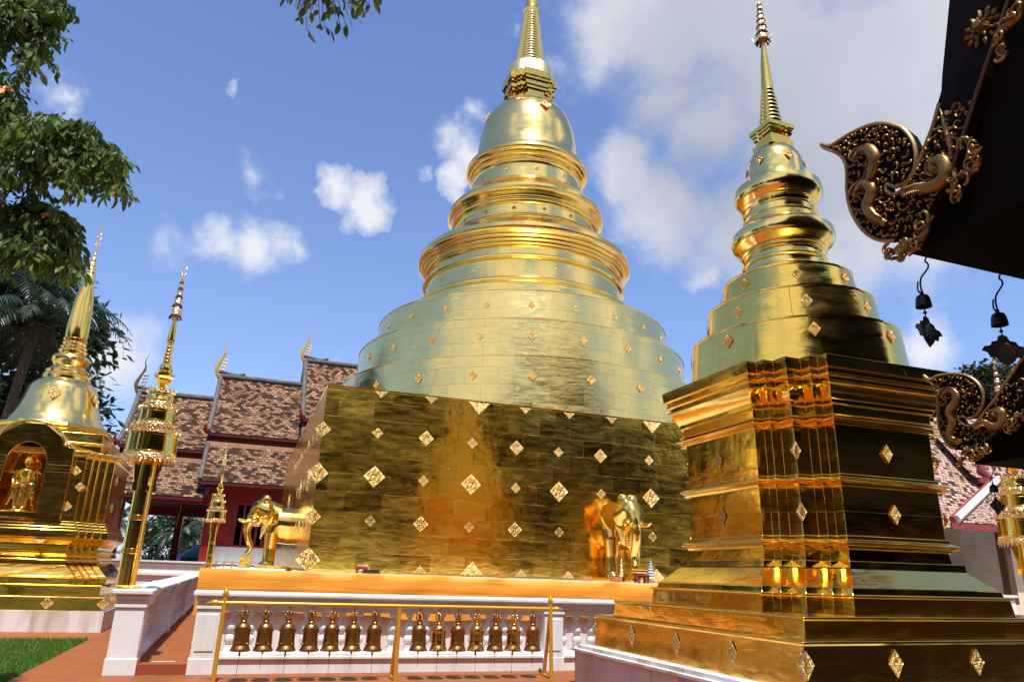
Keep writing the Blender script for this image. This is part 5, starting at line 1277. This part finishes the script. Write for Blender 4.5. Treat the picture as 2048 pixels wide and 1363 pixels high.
f = MB(); f.tube([(0, 0, 0), (0, 0, .14)], .008, 6); f.build('stick', 'brown_wood', rt)
f = MB()
for k in range(7): f.lathe([(.10-.012*k, .12+.06*k), (.085-.012*k, .125+.06*k), (.075-.012*k, .172+.06*k)], 16)
f.build('tier', 'white_wall', rt)
f = MB()
for k in range(7): f.lathe([(.083-.012*k, .128+.06*k), (.078-.012*k, .165+.06*k)], 16)
f.build('stripe', 'blue_tarp', rt)
cn = at(1243, 1150, 15.6); f = MB(); f.lathe([(.06, 0), (.03, .02), (.015, .05), (.012, .12), (.04, .14), (.045, .17), (.01, .19)]+[(.045-.006*k, .2+.05*k) if j == 0 else (.012, .235+.05*k) for k in range(6) for j in range(2)]+[(.0, .55)], 18); o = f.build('candle_stand', 'gold_relief', None, 40); o.location = (cn.x, 15.6, ZP); tag(o, 'slim gold tiered candle stand at the foot of the facing elephant', 'ornament')
for k, px in enumerate((415, 430, 446, 462)):
    f = MB(); f.lathe([(.025, 0), (.01, .015), (.008, .06), (.03, .075), (.028, .10)], 12); f.tube([(0, 0, .1), (0, 0, .16)], .006, 6); o = f.build('oil_lamp', 'gold_paint', None, 40); p = at(px, 1140, 15.08); o.location = (p.x, 15.06+.1*(k % 2), ZP+.014)
    tag(o, 'small gold oil lamp standing on the cloth at the terrace corner', 'lamp', 'oil lamps at the terrace corner')
st_ = MB(); st_.box((0, 0, 0), (.33, .012, .01)); st_.box((.15, .0, .01), (.17, .012, .014)); o = st_.build('white_strip', 'white_wall'); p = at(303, 1321, 13.05); o.location = (p.x, 13.05, .152); tag(o, 'thin white stick lying on the terracotta path', 'stick')
# weed growing at the foot of the balustrade
wd_ = MB(); r9 = random.Random(9)
for k in range(40):
    a = r9.random()*6.28; L = .03+.05*r9.random(); c = Vector((r9.uniform(-.05, .05), r9.uniform(-.03, .02), 0)); t = c+Vector((math.cos(a)*L*.7, math.sin(a)*L*.5-.01, L)); n = Vector((-math.sin(a), math.cos(a), 0))*.012
    wd_.quad(c, t*.5+c*.5+n, t, t*.5+c*.5-n, [(k*.3, k*.7)]*4)
o = wd_.build('weed', 'leaf_near'); p = at(1083, 1342, 12.62); o.location = (p.x, 12.62, 0); tag(o, 'tiny green weed growing at the foot of the white balustrade', 'plant')

# ------------------------------------------------------------------ trees
def leaf(mb, p, d, L, w_, n_, k):
    """one folded leaf: p base, d direction, n_ face normal"""
    d = d.normalized(); s = d.cross(n_)
    if s.length < 1e-4: s = d.orthogonal()
    s.normalize(); up = s.cross(d)*.12*L
    a = mb.vert(p); b = mb.vert(p+d*L*.35+s*w_*.5+up); c = mb.vert(p+d*L*.72+s*w_*.40+up*.7); e = mb.vert(p+d*L); f = mb.vert(p+d*L*.72-s*w_*.40+up*.7); g_ = mb.vert(p+d*L*.35-s*w_*.5+up); h_ = mb.vert(p+d*L*.5)
    uv = [(k*.617 % 9.7, k*.283 % 8.3)]
    for fc in ((a, b, h_), (b, c, h_), (c, e, h_), (e, f, h_), (f, g_, h_), (g_, a, h_)): mb.face(fc, uv*3)
def near_tree():
    rt = empty('leafy_tree', (-7.2, 9.6, 0), 0, 'broad leafed tree whose sunlit branches hang into the upper left of the view', 'tree')
    rr_ = random.Random(21); trunk = MB()
    base = Vector((-7.2, 9.6, 0)); fork = Vector((-6.6, 9.3, 3.6))
    trunk.tube(spline([base, base+Vector((.15, 0, 1.4)), fork], 4), lerp_list([.42, .34, .30], 9), 12)
    twigs = MB(); lv = MB(); ly_ = MB(); fl = MB(); cnt = [0]
    limbs = []
    def limb(pts, r0, r1):
        P = spline(pts, 6); trunk.tube(P, lerp_list([r0, r1], len(P)), 8); limbs.append(P)
    def pt(px, py, Y): return at(px, py, Y)
    limb([fork, pt(-260, 480, 9.2), pt(-120, 330, 9.0), pt(30, 300, 8.8), pt(150, 300, 8.6)], .16, .02)
    limb([fork, pt(-300, 560, 9.4), pt(-150, 470, 9.3), pt(10, 440, 9.2), pt(120, 470, 9.0)], .14, .02)
    limb([fork, pt(-330, 300, 9.4), pt(-200, 80, 9.3), pt(-40, 20, 9.0), pt(90, 60, 8.8)], .17, .02)
    limb([fork, pt(-330, 200, 9.6), pt(-250, -150, 9.4), pt(0, -260, 8.6), pt(300, -200, 7.6), pt(620, -120, 7.0)], .18, .02)
    def spray(src, end, nl, L, mb, droop=.7, spread=.22, thick=.010):
        """twig from the limb to end with leaves hanging on both sides"""
        mid = (src+end)/2+Vector((0, 0, .12)); P = spline([src, mid, end], 5); twigs.tube(P, lerp_list([thick, .003], len(P)), 5)
        for k in range(nl):
            t = .25+.75*rr_.random(); i = min(int(t*(len(P)-1)), len(P)-2); b = P[i].lerp(P[i+1], t*(len(P)-1)-i)
            a = rr_.random()*6.28; out = Vector((math.cos(a), math.sin(a), .1*rr_.random()))
            st = b+out*spread*rr_.random()*.5
            twigs.tube([b, st], .003, 4, False)
            d = out*(1-droop)+Vector((0, 0, -1))*droop+Vector((rr_.uniform(-.4, .4), rr_.uniform(-.4, .4), rr_.uniform(-.2, .35)))
            n_ = Vector((rr_.uniform(-1, 1), rr_.uniform(-1, 1), rr_.uniform(-.2, 1)))
            cnt[0] += 1; LL = L*rr_.uniform(.45, 1.15); leaf(mb, st, d, LL, LL*rr_.uniform(.36, .48), n_, cnt[0])
    def nearest(p, li):
        return min(limbs[li], key=lambda q: (q-p).length)
    # clumps of leaves: image-side landmarks give the clump centres, depth varies
    def region(poly, n, li, L, nl, seed, Ys, mb):
        q = random.Random(seed); xs_ = [p[0] for p in poly]; ys_ = [p[1] for p in poly]; c = 0
        while c < n:
            x, y = q.uniform(min(xs_), max(xs_)), q.uniform(min(ys_), max(ys_))
            if not inside((x, y), poly): continue
            e = pt(x, y, q.uniform(*Ys)); s = nearest(e+Vector((-.3, 0, .2)), li); s = s.lerp(e, .35) if (s-e).length > .9 else s
            spray(s, e, nl, L, mb); c += 1
    region([(-120, -60), (150, -60), (165, 25), (130, 90), (105, 160), (60, 170), (-60, 190), (-130, 150)], 150, 2, .145, 28, 1, (8.2, 9.6), lv)
    region([(-120, 190), (40, 185), (100, 230), (215, 238), (262, 330), (262, 410), (190, 400), (110, 400), (-120, 390)], 170, 0, .155, 27, 2, (8.0, 9.4), lv)
    region([(-120, 390), (110, 400), (150, 425), (165, 470), (175, 530), (150, 575), (110, 545), (60, 560), (-120, 540)], 150, 1, .155, 27, 3, (8.2, 9.6), lv)
    region([(110, 500), (165, 500), (150, 550), (120, 560)], 10, 1, .17, 12, 4, (8.6, 9.2), lv)
    region([(-140, 120), (40, 150), (60, 230), (-140, 240)], 80, 0, .145, 24, 6, (8.6, 9.8), lv)
    # the sparse spray at the top of the picture
    for (x, y) in ((575, 8), (600, 45), (625, 20), (640, 50), (655, 30), (660, 5), (680, 48), (700, 20), (705, 55), (730, 30), (715, 0), (745, -12), (560, -20), (690, -5), (640, -15), (590, 15), (612, 62), (650, 62), (695, 62), (722, 48), (665, 22), (752, 8), (735, 8), (768, -5), (615, 5)):
        e = pt(x, y, rr_.uniform(6.8, 7.2)); s = nearest(e+Vector((-.2, 0, .5)), 3); spray(s, e, 11, .165, ly_, .78, .16, .007)
    for (x, y, big) in ((8, 178, 1), (222, 385, 0), (75, 320, 0), (128, 520, 0), (95, 432, 0)):
        c = pt(x, y, 8.5); fl = MB()
        for k in range(9):
            a = rr_.random()*6.28; n_ = Vector((rr_.random()-.5, rr_.random()-.5, rr_.random())); leaf(fl, c, Vector((math.cos(a), math.sin(a)*.6, math.sin(a)-.2)), .075+.03*big, .05, n_, k)
        fl.build('flower', 'flower', rt, None, True)
    trunk.build('trunk', 'bark', rt, 60, True); twigs.build('twig', 'bark', rt, 60, True)
    lv.build('foliage', 'leaf_near', rt, None, True); ly_.build('foliage', 'leaf_yellow', rt, None, True)
near_tree()
def palm(loc, h, fl_, nf, label, seed, lean=0.0, s=1.0):
    rt = empty('palm_tree', loc, 0, label, 'palm', 'palm trees at the back'); rr_ = random.Random(seed)
    m_ = MB(); m_.tube(spline([(0, 0, 0), (lean*.4, 0, h*.5), (lean, 0, h)], 5), lerp_list([.22, .17, .14], 11), 10); m_.build('trunk', 'bark', rt, 50)
    m_ = MB(); c = Vector((lean, 0, h)); k = 0
    for i in range(nf):
        az = i*2.4+rr_.random()*.5; el = .15+1.1*((i*.37) % 1); L = fl_*rr_.uniform(.8, 1.1)
        d0 = Vector((math.cos(az)*math.cos(el), math.sin(az)*math.cos(el), math.sin(el))); P = [c]
        n = 14
        for j in range(n):
            d0 = (d0+Vector((0, 0, -.115-.02*j*.4))).normalized(); P.append(P[-1]+d0*L/n)
        m_.tube(P, lerp_list([.035*s, .006], len(P)), 4, False)
        for j in range(2, n+1):
            t = (P[j]-P[j-1]).normalized(); s_ = t.cross(Vector((0, 0, 1))).normalized(); w_ = L*.22*math.sin(PI*min(1, (j/n)*.85+.12))
            for sg in (-1, 1):
                for q in range(2):
                    b = P[j-1].lerp(P[j], q*.5); tip = b+(s_*sg*.75+t*.55+Vector((0, 0, -.45-.25*rr_.random()))).normalized()*w_*rr_.uniform(.8, 1.15)
                    mid = b.lerp(tip, .45)+Vector((0, 0, .06*w_)); tt = t*.030*s; k += 1
                    m_.face([m_.vert(b-tt), m_.vert(b+tt), m_.vert(mid+tt*.9), m_.vert(tip), m_.vert(mid-tt*.9)], [(k*.61 % 9, k*.27 % 7)]*5)
    m_.build('crown', 'leaf_palm', rt); return rt
pp = at(45, 650, 28); palm((pp.x, 28, 0), pp.z, 3.6, 34, 'dark feathery palm rising behind the golden chedi with the niche', 5, .4)
pp = at(-30, 590, 30); palm((pp.x, 30, 0), pp.z, 4.2, 34, 'taller palm at the very left edge, half hidden by leaves', 6, .2)
palm((-3.9, 56, 0), 3.2, 2.8, 22, 'low bushy palm seen through the porch of the red hall', 7, .1)
palm((-7.4, 52, 0), 4.0, 2.6, 20, 'palm between the niche chedi and the first red column', 8, .1)
def crown_mesh(name, seed, rx, rz_, nl, L, mt, clumps=26):
    rr_ = random.Random(seed); m_ = MB(); k = 0
    cl_ = []
    for i in range(clumps):
        a = rr_.random()*6.28; u = rr_.uniform(-.75, 1); r = math.sqrt(max(0, 1-u*u))*rr_.uniform(.55, 1.0)
        cl_.append((Vector((rx*r*math.cos(a), rx*r*math.sin(a), rz_*u)), rr_.uniform(.24, .46)*rx))
    for i in range(nl):
        c, R = rr_.choice(cl_); d = Vector((rr_.gauss(0, 1), rr_.gauss(0, 1), rr_.gauss(0, .8))).normalized()
        p = c+d*R*rr_.uniform(.5, 1.05); o = (d*.6+Vector((rr_.uniform(-1, 1), rr_.uniform(-1, 1), rr_.uniform(-1, .3)))).normalized(); n_ = Vector((rr_.uniform(-1, 1), rr_.uniform(-1, 1), 1)); s_ = o.cross(n_)
        if s_.length < .05: continue
        s_.normalize(); LL = L*rr_.uniform(.6, 1.2); k += 1
        m_.face([m_.vert(p), m_.vert(p+o*LL*.5+s_*LL*.28), m_.vert(p+o*LL), m_.vert(p+o*LL*.5-s_*LL*.28)], [(k*.61 % 9, k*.27 % 7)]*4)
    me = bpy.data.meshes.new(name); me.from_pydata(m_.v, [], m_.f); ul = me.uv_layers.new(name='UVMap'); ul.data.foreach_set('uv', [c for f in m_.uv for uv in f for c in uv]); me.materials.append(MATS[mt]); return me
CROWN_D = crown_mesh('crown', 31, 3.6, 3.2, 9000, .42, 'leaf_dark'); CROWN_B = crown_mesh('crown', 32, 4.2, 3.6, 9000, .50, 'leaf_back', 30)
def round_tree(loc, s, crown, th, label, group, rot=0):
    rt = empty('tree', loc, rot, label, 'tree', group)
    m_ = MB(); m_.tube(spline([(0, 0, 0), (.1, .05, th*.5), (0, 0, th)], 4), lerp_list([.36, .26, .2], 9), 10)
    for k in range(5):
        a = k*1.3; m_.tube(spline([(0, 0, th*.7), (1.0*math.cos(a), 1.0*math.sin(a), th+.6), (2.2*math.cos(a), 2.2*math.sin(a), th+2.0)], 4), lerp_list([.15, .09, .03], 9), 6)
    m_.build('trunk', 'bark', rt, 60); mesh_obj('crown', crown, rt, (0, 0, th+2.4)); rt.scale = (s, s, s); return rt
round_tree((-13.5, 36, 0), 1.05, CROWN_D, 2.6, 'dark evergreen tree massed behind the palms and the niche chedi', 'trees beyond the temple')
round_tree((-16.5, 33, 0), 1.25, CROWN_D, 3.2, 'large dark tree at the far left edge behind the palms', 'trees beyond the temple', 1.0)
p = at(5, 745, 34); round_tree((p.x, 34, 0), 1.2, CROWN_D, p.z/1.2-2.4, 'dark shady tree crown right behind the palm trunks', 'trees beyond the temple', .7)
round_tree((-10.2, 47, 0), .85, CROWN_D, 1.2, 'dark bush like tree low between the niche chedi and the red hall', 'trees beyond the temple', 2.0)
round_tree((-5.0, 62, 0), .8, CROWN_D, .6, 'dark tree seen through the open porch of the red hall', 'trees beyond the temple', .5)
p = at(1990, 790, 46); round_tree((p.x, 46, 0), 1.15, CROWN_B, p.z/1.15-4.6, 'tree whose crown just shows between the lower bargeboard and its naga', 'trees beyond the temple', .2)
p = at(2010, 690, 40)
# the temple court behind the viewer: trees mirrored in the gilding
for i, (x, y, s, th) in enumerate(((-18, -22, 2.1, 1.7), (-6, -24, 2.6, 1.6), (8, -24, 2.3, 1.7), (21, -23, 2.7, 1.6), (35, -18, 1.6, 1.7), (48, -9, 1.6, 1.6), (60, 4, 1.5, 1.6), (-27, -12, 1.7, 1.6), (-33, 1, 1.6, 1.5), (1, -38, 2.9, 2.6), (30, -36, 2.0, 2.4), (15, -38, 3.0, 2.5), (-32, 14, 1.8, 1.5), (-14, -38, 2.8, 2.2), (44, -28, 1.9, 2.0))):
    round_tree((x, y, 0), s, CROWN_B, th, 'leafy green tree across the court behind the viewer', 'trees across the court', i*.9)

# shaded timber hall behind the viewer, the dark shape mirrored in the gilded corners
hb = empty('temple_hall', (-7.5, -14, 0), 0, 'dark timber hall behind the viewer, mirrored in the gilding', 'hall')
f = MB(); f.box((-9, -4.5, .9), (8.6, 4.5, 5.4)); f.build('wall', 'brown_wood', hb)
f = MB(); f.box((-9.4, -5, 0), (9, 5, .9)); f.build('plinth', 'shaded_plinth', hb)
f = MB()
for sg in (1, -1): f.quad((-10, sg*6.0, 4.6), (9.8, sg*6.0, 4.6), (9.8, 0, 11.5), (-10, 0, 11.5))
for x in (-9.6, 9.4): f.face([f.vert(p) for p in ((x, -5.8, 4.7), (x, 5.8, 4.7), (x, 0, 11.4))])
f.build('roof', 'dark_wood', hb)
for x in (-7.5, -4.5, -1.5, 1.5, 4.5, 7.5):
    f = MB(); f.box((x-.2, 5.2, 0), (x+.2, 5.6, 4.9)); f.build('column', 'red_wood', hb)
